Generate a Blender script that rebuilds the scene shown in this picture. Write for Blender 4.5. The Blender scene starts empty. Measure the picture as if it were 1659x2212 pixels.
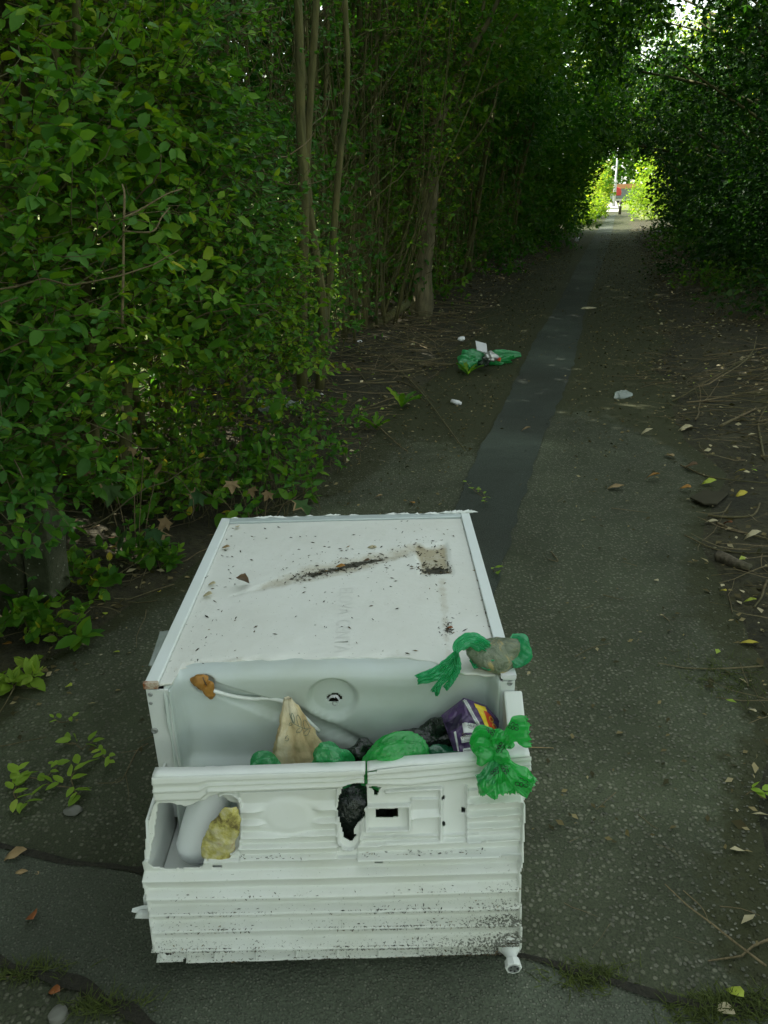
import bpy, math, random
import numpy as np
from mathutils import Vector, Matrix, Quaternion

# ------------------------------------------------------------------ camera, sky, sun, exposure
rad = math.radians
scene = bpy.context.scene
COL = scene.collection
rng = np.random.default_rng(7)
random.seed(7)
PITCH, ROLL, CAMH, FPX = rad(22.6), rad(1.4), 1.18, 1670.0
cf = np.array([0, math.cos(PITCH), -math.sin(PITCH)])
r0 = np.array([1.0, 0, 0]); u0 = np.array([0, math.sin(PITCH), math.cos(PITCH)])
cr = math.cos(ROLL) * r0 - math.sin(ROLL) * u0
cu = math.cos(ROLL) * u0 + math.sin(ROLL) * r0
CPOS = np.array([0, 0, CAMH])
cam_d = bpy.data.cameras.new("camera")
cam = bpy.data.objects.new("camera", cam_d); COL.objects.link(cam)
M = Matrix([[*(float(a) for a in (cr[i], cu[i], -cf[i], CPOS[i]))] for i in range(3)] + [[0, 0, 0, 1]])
cam.matrix_world = M
cam_d.sensor_fit = 'VERTICAL'; cam_d.sensor_height = 24.0
cam_d.lens = 24.0 * FPX / 2212.0
cam_d.clip_start = 0.02; cam_d.clip_end = 2000
scene.camera = cam
scene.render.resolution_x = 768; scene.render.resolution_y = 1024

SUN_EL, SUN_AZ = rad(50), rad(-62)          # azimuth measured from +Y towards +X
sdir = np.array([math.cos(SUN_EL) * math.sin(SUN_AZ), math.cos(SUN_EL) * math.cos(SUN_AZ), math.sin(SUN_EL)])
world = bpy.data.worlds.new("World"); scene.world = world; world.use_nodes = True
wn = world.node_tree.nodes; wl = world.node_tree.links
wn.clear()
sky = wn.new("ShaderNodeTexSky"); sky.sky_type = 'NISHITA'; sky.sun_disc = False
sky.sun_elevation = SUN_EL; sky.sun_rotation = SUN_AZ
sky.air_density = 1.0; sky.dust_density = 1.0; sky.ozone_density = 1.0
hs = wn.new("ShaderNodeHueSaturation"); hs.inputs["Saturation"].default_value = 0.30
mul = wn.new("ShaderNodeMix"); mul.data_type = 'RGBA'; mul.blend_type = 'MULTIPLY'
mul.inputs[0].default_value = 1.0; mul.inputs[7].default_value = (0.95, 1.0, 0.89, 1)
bg = wn.new("ShaderNodeBackground"); bg.inputs["Strength"].default_value = 0.12
wo = wn.new("ShaderNodeOutputWorld")
wl.new(sky.outputs[0], hs.inputs["Color"]); wl.new(hs.outputs[0], mul.inputs[6])
wl.new(mul.outputs[2], bg.inputs[0]); wl.new(bg.outputs[0], wo.inputs[0])
sun_d = bpy.data.lights.new("sun", 'SUN'); sun_d.energy = 4.0; sun_d.angle = rad(0.53); sun_d.color = (1.0, 0.95, 0.86)
sun = bpy.data.objects.new("sun", sun_d); COL.objects.link(sun); sun.location = (-20, 20, 30)
sun.rotation_euler = Vector((-sdir).tolist()).to_track_quat('-Z', 'Y').to_euler()
scene.view_settings.view_transform = 'Standard'; scene.view_settings.look = 'None'
scene.view_settings.gamma = 1.0; scene.view_settings.use_curve_mapping = False
scene.view_settings.exposure = 1.95
scene.render.engine = 'CYCLES'
scene.cycles.use_denoising = True
scene.cycles.max_bounces = 8; scene.cycles.diffuse_bounces = 4; scene.cycles.transmission_bounces = 6
scene.cycles.transparent_max_bounces = 8; scene.cycles.caustics_reflective = False; scene.cycles.caustics_refractive = False

# ------------------------------------------------------------------ measuring the place: sight lines to points
def ray(x, y):
    return cf + cr * ((x - 829.5) / FPX) - cu * ((y - 1106.0) / FPX)
def onz(x, y, z=0.0):
    d = ray(x, y); return CPOS + d * ((z - CAMH) / d[2])
def ony(x, y, Y):
    d = ray(x, y); return CPOS + d * (Y / d[1])
def proj(P):
    v = np.asarray(P) - CPOS; z = v @ cf
    z = np.where(z < .05, .05, z)
    return 829.5 + FPX * (v @ cr) / z, 1106.0 - FPX * (v @ cu) / z, z
YAW = rad(15.6)
pd = np.array([math.sin(YAW), math.cos(YAW), 0.0]); nd = np.array([math.cos(YAW), -math.sin(YAW), 0.0])
UP = np.array([0, 0, 1.0])
def sn(s, n, z=0.0):                        # path coordinates: along, to the right, up
    s, n, z = np.broadcast_arrays(np.asarray(s, float), np.asarray(n, float), np.asarray(z, float))
    return s[..., None] * pd + n[..., None] * nd + z[..., None] * UP
def tosn(P):
    P = np.asarray(P); return P @ pd, P @ nd
def nz(P, sc, seed=0, octs=3):              # cheap smooth 3-D noise, about -1..1
    r = np.random.default_rng(1000 + seed); P = np.asarray(P, float); out = 0; a = 1.0; tot = 0
    for o in range(octs):
        for k in range(3):
            v = r.normal(size=3); v /= np.linalg.norm(v)
            out = out + a * np.sin((P @ v) * sc * (2 ** o) * r.uniform(.75, 1.3) + r.uniform(0, 6.28))
        tot += a * 1.6; a *= .55
    return np.clip(out / tot, -1, 1)
def ridge(P, sc, seed=0, k=7):
    r = np.random.default_rng(2000 + seed); P = np.asarray(P, float); out = 0
    for i in range(k):
        v = r.normal(size=3); v /= np.linalg.norm(v)
        out = out + (1 - 2 * np.abs(np.sin((P @ v) * sc * r.uniform(.5, 1.9) + r.uniform(0, 6.28)))) / (1 + i * .3)
    return out / 2.6
def crumple(V, seed=0, k=22, fine=.35):      # piecewise flat facets with sharp creases, like crumpled film
    r = np.random.default_rng(3000 + seed); V = np.asarray(V, float); sh = V.shape[:-1]; V = V.reshape(-1, 3); f = np.zeros(len(V))
    for i in range(k):
        n = r.normal(size=3); n /= np.linalg.norm(n); f += r.normal() * np.abs(V @ n - r.uniform(-.85, .85))
    f = (f - f.mean()) / (f.std() + 1e-9); g_ = np.zeros(len(V))
    for i in range(9):
        n = r.normal(size=3); n /= np.linalg.norm(n); g_ += r.normal() * np.abs(np.mod(V @ n * r.uniform(1.4, 3.4) + r.uniform(0, 2), 2) - 1)
    g_ = (g_ - g_.mean()) / (g_.std() + 1e-9); return (f + fine * g_).reshape(sh)
def norm(v):
    v = np.asarray(v, float); return v / np.maximum(np.linalg.norm(v, axis=-1, keepdims=True), 1e-9)
def sstep(a, b, x):
    t = np.clip((x - a) / (b - a), 0, 1); return t * t * (3 - 2 * t)
def nleft(s): return -1.50 + .05 * np.sin(s * 1.3) + .05 * np.sin(s * 3.7 + 1) + .38 * sstep(1.4, 3.2, s)
def nright(s): return .50 + .05 * np.sin(s * 1.7 + 2) + .05 * np.sin(s * 4.1) + .25 * sstep(4, 14, s)
def gz(x, y):                               # height of the ground
    P = np.stack([np.asarray(x, float), np.asarray(y, float), np.zeros_like(np.asarray(x, float))], -1)
    s, n = tosn(P)
    d = np.maximum(nleft(s) - n, n - nright(s))
    return np.where(d > 0, .07 * (1 - np.exp(-np.maximum(d, 0) * 1.6)) + .016 * nz(P, 7, 3) * np.clip(d * 3, 0, 1), 0.0)

# ------------------------------------------------------------------ materials
class NT:
    def __init__(s, name):
        s.m = bpy.data.materials.new(name); s.m.use_nodes = True
        s.n = s.m.node_tree.nodes; s.l = s.m.node_tree.links; s.n.clear()
        s.out = s.n.new("ShaderNodeOutputMaterial"); s.b = s.n.new("ShaderNodeBsdfPrincipled")
        s.l.new(s.b.outputs[0], s.out.inputs[0]); s.co = None
    def coord(s, kind="Object"):
        if s.co is None: s.co = s.n.new("ShaderNodeTexCoord")
        return s.co.outputs[kind]
    def noise(s, sc, det=4, rough=.55, vec=None, dist=0):
        t = s.n.new("ShaderNodeTexNoise"); t.inputs["Scale"].default_value = sc; t.inputs["Detail"].default_value = det
        t.inputs["Roughness"].default_value = rough; t.inputs["Distortion"].default_value = dist
        s.l.new(vec or s.coord(), t.inputs["Vector"]); return t.outputs[0]
    def vor(s, sc, out="Distance", feature='F1', vec=None, rnd=1.0):
        t = s.n.new("ShaderNodeTexVoronoi"); t.inputs["Scale"].default_value = sc; t.feature = feature
        t.inputs["Randomness"].default_value = rnd
        s.l.new(vec or s.coord(), t.inputs["Vector"]); return t.outputs[out]
    def ramp(s, f, stops, interp='LINEAR'):
        t = s.n.new("ShaderNodeValToRGB"); t.color_ramp.interpolation = interp; e = t.color_ramp.elements
        while len(e) < len(stops): e.new(.5)
        for i, (p, c) in enumerate(stops):
            e[i].position = p; e[i].color = (*c, 1) if isinstance(c, (tuple, list)) else (c, c, c, 1)
        s.l.new(f, t.inputs[0]); return t.outputs[0]
    def mix(s, f, a, b, mode='MIX'):
        t = s.n.new("ShaderNodeMix"); t.data_type = 'RGBA'; t.blend_type = mode
        for sock, v in ((t.inputs[0], f), (t.inputs[6], a), (t.inputs[7], b)):
            if isinstance(v, (int, float)): sock.default_value = v if sock.type == 'VALUE' else (v, v, v, 1)
            elif isinstance(v, tuple): sock.default_value = (*v, 1)
            else: s.l.new(v, sock)
        return t.outputs[2]
    def math(s, op, a, b=0.0):
        t = s.n.new("ShaderNodeMath"); t.operation = op
        for sock, v in ((t.inputs[0], a), (t.inputs[1], b)):
            if isinstance(v, (int, float)): sock.default_value = v
            else: s.l.new(v, sock)
        return t.outputs[0]
    def attr(s, name, out="Fac"):
        t = s.n.new("ShaderNodeAttribute"); t.attribute_name = name; return t.outputs[out]
    def scaled(s, v):
        t = s.n.new("ShaderNodeMapping"); t.inputs["Scale"].default_value = v
        s.l.new(s.coord(), t.inputs[0]); return t.outputs[0]
    def set(s, **k):
        for n, v in k.items():
            sock = s.b.inputs[n.replace("_", " ")]
            if isinstance(v, (int, float)): sock.default_value = v
            elif isinstance(v, tuple): sock.default_value = (*v, 1)
            else: s.l.new(v, sock)
        return s
    def bump(s, h, dist=.004, strength=1.0):
        t = s.n.new("ShaderNodeBump"); t.inputs["Distance"].default_value = dist; t.inputs["Strength"].default_value = strength
        s.l.new(h, t.inputs["Height"]); s.l.new(t.outputs[0], s.b.inputs["Normal"]); return s
    def translucent(s, col, f):
        t = s.n.new("ShaderNodeBsdfTranslucent")
        if isinstance(col, tuple): t.inputs[0].default_value = (*col, 1)
        else: s.l.new(col, t.inputs[0])
        x = s.n.new("ShaderNodeMixShader"); x.inputs[0].default_value = f
        s.l.new(s.b.outputs[0], x.inputs[1]); s.l.new(t.outputs[0], x.inputs[2]); s.l.new(x.outputs[0], s.out.inputs[0]); return s

def leaf_mat(name, stops, tr=.35, rough=.42, boost=1.5):
    k = NT(name)
    oi = k.n.new("ShaderNodeObjectInfo")
    f = k.math('ADD', k.attr("tint"), k.math('MULTIPLY', k.math('SUBTRACT', oi.outputs["Random"], .5), .55))
    c = k.ramp(f, stops)
    g = k.noise(60, 2); c = k.mix(k.math('MULTIPLY', g, .35), c, (.02, .05, .012), 'MIX')
    k.set(Base_Color=c, Roughness=rough); k.b.inputs["Specular IOR Level"].default_value = .14
    t = k.mix(1.0, c, (1.15 * boost, 1.25 * boost, .45 * boost), 'MULTIPLY')
    return k.translucent(t, tr).m
M = {}
GREEN = [(0, (.044, .136, .023)), (.42, (.088, .222, .020)), (.75, (.18, .31, .020)), (.93, (.28, .35, .02)), (1, (.45, .36, .035))]
M['leaf'] = leaf_mat("privet_leaf", GREEN)
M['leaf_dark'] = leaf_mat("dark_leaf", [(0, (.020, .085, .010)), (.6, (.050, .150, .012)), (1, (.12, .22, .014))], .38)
M['leaf_shaded'] = leaf_mat("shaded_leaf", [(0, (.010, .042, .007)), (.6, (.024, .078, .010)), (1, (.075, .14, .014))], .32)  # darker copy of leaf_dark: shade of the right side put into the colour
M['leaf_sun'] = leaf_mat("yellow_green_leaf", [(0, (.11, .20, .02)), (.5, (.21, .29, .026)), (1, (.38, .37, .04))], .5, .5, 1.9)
M['leaf_cut'] = leaf_mat("wilting_leaf", [(0, (.16, .27, .03)), (.6, (.28, .42, .05)), (1, (.44, .52, .09))], .25)
M['leaf_dead'] = leaf_mat("dead_leaf", [(0, (.045, .036, .017)), (.4, (.12, .09, .042)), (.65, (.27, .21, .10)), (1, (.66, .58, .38))], .12, .7, 1)
def flat_leaf(name, col, tr=.15, rough=.55, spot=(.08, .05, .02), amt=.5):
    k = NT(name); n = k.noise(45, 4)
    k.set(Base_Color=k.mix(k.ramp(n, [(.52, 0.0), (.68, amt)]), col, spot), Roughness=rough).bump(k.noise(90, 3), .001)
    return k.translucent(tuple(min(1, c * 1.3) for c in col), tr).m
M['orange'] = flat_leaf("orange_dead_leaf", (.42, .20, .035))
M['rust'] = flat_leaf("rust_leaf", (.30, .10, .03))
M['yellow'] = flat_leaf("yellow_leaf", (.55, .46, .05))
M['lime'] = flat_leaf("lime_leaf", (.40, .48, .05))
M['tan'] = flat_leaf("tan_leaf", (.36, .25, .12))
M['pale'] = flat_leaf("pale_leaf", (.55, .48, .30))
M['brown'] = flat_leaf("brown_leaf", (.13, .075, .035))

def bark(name, a, b, sc=(14, 14, 3), bd=.012):
    k = NT(name); v = k.scaled(sc); n = k.noise(2.2, 6, .65, v, .6); v2 = k.vor(3, vec=v)
    c = k.ramp(n, [(.3, a), (.7, b)]); g = k.noise(1.7, 3)
    c = k.mix(k.ramp(g, [(.45, 0.0), (.75, .6)]), c, (.045, .07, .018))
    k.set(Base_Color=c, Roughness=.9).bump(k.mix(.5, n, v2), bd); return k.m
M['stem'] = bark("hedge_stem_bark", (.042, .042, .013), (.125, .112, .034))
M['trunk'] = bark("tree_bark", (.050, .045, .022), (.20, .17, .09), (9, 9, 2.2), .03)
M['twig'] = bark("twig_bark", (.06, .05, .022), (.15, .12, .055), (30, 30, 30), .002)
M['stick'] = bark("dry_stick", (.085, .066, .032), (.21, .16, .085), (40, 40, 40), .002)
M['log'] = bark("rotting_log", (.05, .042, .028), (.14, .115, .075), (30, 30, 12), .006)

def tarmac(name, sc, lo, hi, thresh, moss):
    k = NT(name)
    d = k.vor(sc, rnd=1.0); cell = k.vor(sc, "Color"); big = k.noise(1.6, 4); mid = k.noise(9, 5, .6)
    sep = k.n.new("ShaderNodeSeparateColor"); k.l.new(cell, sep.inputs[0])
    stone = k.ramp(d, [(thresh, 1.0), (thresh + .2, 0.0)])
    show = k.math('MULTIPLY', stone, k.ramp(k.math('ADD', sep.outputs[0], k.math('MULTIPLY', k.math('SUBTRACT', mid, .5), 1.1)), [(.28, 0.0), (.52, 1.0)]))
    st = k.mix(sep.outputs[1], tuple(c * .55 for c in hi), hi)
    base = k.mix(big, tuple(c * .7 for c in lo), tuple(c * 1.35 for c in lo))
    fine = k.noise(260, 2, .7); base = k.mix(1.0, base, k.ramp(fine, [(.25, .45), (.75, 1.5)]), 'MULTIPLY')
    c = k.mix(show, base, st)
    c = k.mix(k.ramp(k.noise(2.3, 6, .65), [(.50, 0.0), (.66, moss)]), c, (.026, .034, .012))
    c = k.mix(k.ramp(k.noise(1.1, 5, .6), [(.45, 0.0), (.7, .65)]), c, k.mix(.6, c, (.022, .018, .010)))
    c = k.mix(1.0, c, k.ramp(k.noise(.75, 6, .62, dist=.4), [(.36, .70), (.50, 1.0), (.64, 1.55)]), 'MULTIPLY')
    sl = k.ramp(k.math('ADD', k.attr("soil"), k.math('MULTIPLY', k.math('SUBTRACT', k.noise(14, 6, .75), .5), 1.3)), [(.38, 0.0), (.62, .92)])
    c = k.mix(sl, c, k.mix(k.noise(70, 5, .8), (.014, .018, .006), (.054, .056, .020)))
    hgt = k.math('ADD', k.math('MULTIPLY', show, .6), k.math('MULTIPLY', fine, .5))
    k.set(Base_Color=c, Roughness=.82).bump(hgt, .005, .9); k.b.inputs["Specular IOR Level"].default_value = .3
    return k.m
M['tarmac'] = tarmac("coarse_tarmac", 98, (.060, .070, .040), (.18, .184, .128), .30, .45)
M['tarmac_fine'] = tarmac("fine_tarmac", 190, (.078, .091, .064), (.18, .192, .145), .30, .15)
M['tarmac_strip'] = tarmac("trench_tarmac", 260, (.044, .055, .043), (.082, .095, .074), .22, .05)
k = NT("soil"); n1 = k.noise(3, 6, .65); n2 = k.noise(40, 5, .7)
c = k.ramp(n1, [(.3, (.016, .016, .006)), (.6, (.042, .038, .015)), (.8, (.028, .038, .010))])
k.set(Base_Color=k.mix(1.0, c, k.ramp(n2, [(.25, .4), (.75, 1.7)]), 'MULTIPLY'), Roughness=.95).bump(n2, .02); M['soil'] = k.m
k = NT("grass_ground"); n1 = k.noise(.35, 5); n2 = k.noise(25, 4, .7)
c = k.ramp(n1, [(.3, (.10, .13, .025)), (.7, (.17, .20, .045))])
k.set(Base_Color=k.mix(1.0, c, k.ramp(n2, [(.25, .5), (.75, 1.5)]), 'MULTIPLY'), Roughness=.9).bump(n2, .05); M['grass'] = k.m
k = NT("moss"); n2 = k.noise(70, 4, .7); k.set(Base_Color=k.ramp(n2, [(.3, (.03, .045, .008)), (.7, (.10, .13, .02))]), Roughness=.95); M['moss'] = k.m
k = NT("dark_dirt"); n2 = k.noise(90, 5, .7); k.set(Base_Color=k.ramp(n2, [(.3, (.010, .010, .006)), (.7, (.035, .032, .02))]), Roughness=.95).bump(n2, .008); M['dirt'] = k.m
k = NT("stone_chip"); k.set(Base_Color=k.ramp(k.attr("tint"), [(0, (.055, .057, .04)), (.6, (.105, .105, .076)), (1, (.19, .19, .145))]), Roughness=.8); M['chip'] = k.m
k = NT("debris_crumb"); k.set(Base_Color=k.ramp(k.attr("tint"), [(0, (.012, .011, .006)), (.6, (.04, .032, .016)), (.85, (.09, .065, .03)), (1, (.3, .22, .11))]), Roughness=.9); M['crumb'] = k.m
k = NT("mossy_concrete"); n1 = k.noise(9, 6, .65); n2 = k.noise(60, 4, .7)
c = k.ramp(n1, [(.35, (.022, .032, .010)), (.52, (.060, .066, .036)), (.75, (.17, .17, .125))])
c = k.mix(k.ramp(k.math('ADD', k.vor(55), k.math('MULTIPLY', k.noise(30, 4), .3)), [(.26, .75), (.32, 0.0)]), c, (.30, .30, .25)); k.set(Base_Color=c, Roughness=.95).bump(k.mix(.5, n1, n2), .012); M['concrete'] = k.m

def plain(name, col, rough=.5, spec=.5, var=0.0, metal=0.0):
    k = NT(name); k.set(Roughness=rough, Metallic=metal); k.b.inputs["Specular IOR Level"].default_value = spec
    if var: k.set(Base_Color=k.mix(k.noise(18, 5), tuple(c * (1 - var) for c in col), tuple(min(1, c * (1 + var)) for c in col)))
    else: k.set(Base_Color=col)
    return k.m
def dirty_white(name, col, speck=0.0, stain=.3, rough=.45, grad=True, z0=.05, z1=.3):
    k = NT(name); c = k.mix(k.ramp(k.noise(5, 5, .6), [(.4, 0.0), (.75, stain)]), col, tuple(a * b for a, b in zip(col, (.78, .76, .62))))
    if speck:
        dn = k.noise(1.0, 3, .8, k.scaled((240, 240, 420))); g_ = k.attr("grime")
        c = k.mix(k.math('MULTIPLY', k.ramp(k.math('ADD', g_, k.math('MULTIPLY', k.noise(22, 5, .7), .5)), [(.45, 0.0), (1.1, .38)]), 1.0), c, (.36, .36, .27))
        sp = k.ramp(k.math('ADD', k.math('MULTIPLY', g_, .34), dn), [(.735, 0.0), (.775, 1.0)])
        c = k.mix(k.math('MULTIPLY', sp, .88), c, (.05, .052, .035))
    k.set(Base_Color=c, Roughness=rough); k.b.inputs["Specular IOR Level"].default_value = .4
    return k.m
M['plastic'] = dirty_white("white_plastic", (.72, .74, .71), speck=0.004, stain=.42)
M['plastic_clean'] = dirty_white("clean_white_plastic", (.73, .755, .74), stain=.25)
M['sheet'] = dirty_white("pale_sheet_metal", (.53, .59, .58), stain=.6, rough=.38)
M['trim'] = dirty_white("edge_trim_paint", (.69, .735, .735), stain=.3, rough=.4)
M['side'] = dirty_white("cabinet_paint", (.66, .69, .685), stain=.3, rough=.4)
M['drum'] = dirty_white("smooth_tank_plastic", (.74, .765, .785), stain=.1, rough=.3)
k = NT("insulation_foam"); n = k.noise(26, 6, .7); v = k.vor(60)
c = k.ramp(n, [(.30, (.035, .03, .016)), (.38, (.20, .16, .05)), (.47, (.52, .46, .13)), (.58, (.60, .55, .33)), (.70, (.50, .28, .12))])
k.set(Base_Color=c, Roughness=.9).bump(k.mix(.5, n, v), .01); M['foam'] = k.m
k = NT("rust_paint"); n = k.noise(90, 4); k.set(Base_Color=k.ramp(n, [(.4, (.22, .07, .02)), (.6, (.5, .42, .33))]), Roughness=.9); M['rustmetal'] = k.m
def film(name, col, tr, rough=.22, bump=.004, dark=None, transp=0.0):
    k = NT(name); n = k.noise(22, 4, .6, dist=1.2); n2 = k.noise(75, 3, .6, dist=1.5)
    c = k.mix(n, tuple(a * .75 for a in col), tuple(min(1, a * 1.2) for a in col))
    ws = k.ramp(k.noise(34, 4, .55, dist=2.6), [(.54, 0.0), (.60, .32), (.65, 0.0)]); c = k.mix(ws, c, tuple(min(1, .16 + a * 1.35) for a in col)) if col[1] > .1 else k.mix(k.math("MULTIPLY", ws, .35), c, tuple(.08 + a for a in col))  # pale fold streaks in the film colour stand in for highlights
    k.set(Base_Color=c, Roughness=rough); k.b.inputs["Specular IOR Level"].default_value = 1.0; k.b.inputs["Coat Weight"].default_value = .8 if col[1] > .1 else .15; k.b.inputs["Specular IOR Level"].default_value = 1.0 if col[1] > .1 else .5; k.b.inputs["Coat Roughness"].default_value = .12; k.b.inputs["Coat IOR"].default_value = 1.7
    nv_ = k.n.new("ShaderNodeVectorMath"); nv_.operation = 'MULTIPLY_ADD'; tn = k.n.new("ShaderNodeTexNoise"); tn.inputs["Scale"].default_value = 14; k.l.new(k.coord(), tn.inputs[0]); k.l.new(tn.outputs[1], nv_.inputs[0]); nv_.inputs[1].default_value = (.035, .035, .035); k.l.new(k.coord(), nv_.inputs[2])
    f1 = k.vor(34, vec=nv_.outputs[0]); f2 = k.vor(90, vec=nv_.outputs[0])
    k.bump(k.math('ADD', k.math('MULTIPLY', f1, 1.1), k.math('ADD', k.math('MULTIPLY', f2, .45), k.math('MULTIPLY', n2, .5))), bump * .7, 1.0); k.translucent(tuple(min(1, a * 1.5) for a in col), tr)
    if transp:
        t = k.n.new("ShaderNodeBsdfTransparent"); t.inputs[0].default_value = (*[min(1, .4 + a) for a in col], 1)
        x = k.n.new("ShaderNodeMixShader"); x.inputs[0].default_value = transp
        src = k.out.inputs[0].links[0].from_socket
        k.l.new(src, x.inputs[1]); k.l.new(t.outputs[0], x.inputs[2]); k.l.new(x.outputs[0], k.out.inputs[0])
    return k.m
M['bag_green'] = film("green_bag_film", (.055, .42, .16), .5, transp=.2)
M['bag_lime'] = film("bright_green_bag_film", (.06, .52, .14), .55, transp=.2)
M['bag_mint'] = film("mint_bag_film", (.06, .48, .24), .55, transp=.34)
M['bag_deep'] = film("deep_green_bag_film", (.02, .19, .09), .35, transp=.1)
M['bag_black'] = film("black_bag_film", (.012, .018, .014), .03, .25, .006)
M['clear'] = film("clear_film", (.55, .60, .58), .3, .15, .006, transp=.45)
k = NT("bagged_waste"); n = k.noise(28, 5, .65, dist=.8); c = k.ramp(n, [(.3, (.07, .10, .06)), (.5, (.17, .20, .13)), (.62, (.42, .32, .12)), (.8, (.17, .24, .17))])
k.set(Base_Color=c, Roughness=.3).bump(k.noise(50, 4, .6, dist=1.5), .006); M['waste'] = k.m
M['purple'] = film("purple_foil", (.085, .045, .14), .05, .3, .004)
M['foil'] = plain("silver_foil", (.5, .5, .5), .25, .6, .2, .6)
M['label'] = plain("white_label", (.72, .72, .74), .5, .4, .05)
M['ink'] = plain("dark_ink", (.02, .02, .03), .6)
M['inkgreen'] = plain("green_ink", (.06, .12, .09), .6)
M['logo_yellow'] = plain("yellow_print", (.75, .55, .03), .4)
M['logo_red'] = plain("red_print", (.55, .06, .02), .4)
k = NT("stained_paper"); n = k.noise(11, 5, .6, dist=.6); rib = k.noise(60, 3, .6)
c = k.ramp(n, [(.30, (.66, .60, .46)), (.46, (.55, .44, .25)), (.62, (.36, .245, .11)), (.75, (.52, .40, .22))])
k.set(Base_Color=k.mix(1.0, c, k.ramp(rib, [(.3, .88), (.7, 1.1)]), 'MULTIPLY'), Roughness=.85).bump(rib, .003); M['paper'] = k.m
M['hole'] = plain("hole_shade", (.02, .02, .017), .9)  # solid near-black discs paint the shade inside foot slots and socket holes
M['grime'] = plain("grime", (.035, .03, .018), .95, .2, .5)
M['metal'] = plain("dull_metal", (.35, .36, .36), .4, .5, .2, .7)
k = NT("foam_backed_board"); sx = k.n.new("ShaderNodeSeparateXYZ"); k.l.new(k.coord(), sx.inputs[0])
st = k.attr("stain"); n = k.noise(30, 6, .75); n5 = k.noise(6, 5, .65)
c = k.mix(k.ramp(n5, [(.4, 0.0), (.72, .45)]), (.69, .70, .66), (.58, .575, .51))
c = k.mix(k.ramp(k.math('ADD', st, k.math('MULTIPLY', k.math('SUBTRACT', n, .5), 1.2)), [(.30, 0.0), (.9, .85)]), c, (.33, .27, .15))
c = k.mix(k.ramp(k.math('ADD', k.attr("dirt"), k.math('MULTIPLY', k.math('SUBTRACT', k.noise(75, 6, .85), .5), 2.6)), [(.55, 0.0), (.66, 1.0)]), c, (.028, .026, .014))
c = k.mix(k.ramp(k.noise(210, 2, .8), [(.70, 0.0), (.74, .8)]), c, (.10, .085, .055))
k.set(Base_Color=c, Roughness=.6).bump(k.noise(24, 4), .002); M['board'] = k.m

# ------------------------------------------------------------------ mesh helpers
def link(name, me, mat, parent=None, smooth=True, loc=None):
    o = bpy.data.objects.new(name, me); COL.objects.link(o)
    if mat is not None and len(me.materials) == 0:
        for mm in (mat if isinstance(mat, (list, tuple)) else [mat]): me.materials.append(mm)
    if smooth and len(me.polygons): me.polygons.foreach_set("use_smooth", np.ones(len(me.polygons), bool))
    if parent is not None: o.parent = parent
    if loc is not None: o.location = [float(a) for a in loc]
    return o
def rawmesh(name, V, F, attrs=None):
    V = np.asarray(V, np.float32); me = bpy.data.meshes.new(name)
    if isinstance(F, np.ndarray):
        k = F.shape[1]; me.vertices.add(len(V)); me.vertices.foreach_set("co", V.ravel())
        me.loops.add(F.size); me.loops.foreach_set("vertex_index", F.astype(np.int32).ravel())
        me.polygons.add(len(F)); me.polygons.foreach_set("loop_start", np.arange(0, F.size, k, dtype=np.int32))
        me.update(calc_edges=True)
    else:
        me.from_pydata(V.tolist(), [], F); me.update()
    for an, av in (attrs or {}).items():
        a = me.attributes.new(an, 'FLOAT', 'POINT'); a.data.foreach_set("value", np.asarray(av, np.float32))
    return me
def mesh(name, V, F, mat, parent=None, smooth=True, attrs=None, origin=None):
    V = np.asarray(V, float)
    if origin is None and parent is None: origin = np.array([V[:, 0].mean(), V[:, 1].mean(), V[:, 2].min()])
    if parent is not None:
        origin = np.array(parent.get("_w", (0, 0, 0)), float)
        o = link(name, rawmesh(name, V - origin, F, attrs), mat, parent, smooth)
    else:
        o = link(name, rawmesh(name, V - origin, F, attrs), mat, None, smooth, origin)
    o["_w"] = [float(a) for a in origin]
    return o
def empty(name, loc):
    o = bpy.data.objects.new(name, None); COL.objects.link(o); o.location = [float(a) for a in loc]
    o.empty_display_size = .1; o["_w"] = [float(a) for a in loc]; return o
def tag(o, label=None, cat=None, group=None, kind=None):
    for a, v in (("label", label), ("category", cat), ("group", group), ("kind", kind)):
        if v: o[a] = v
    return o
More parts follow.
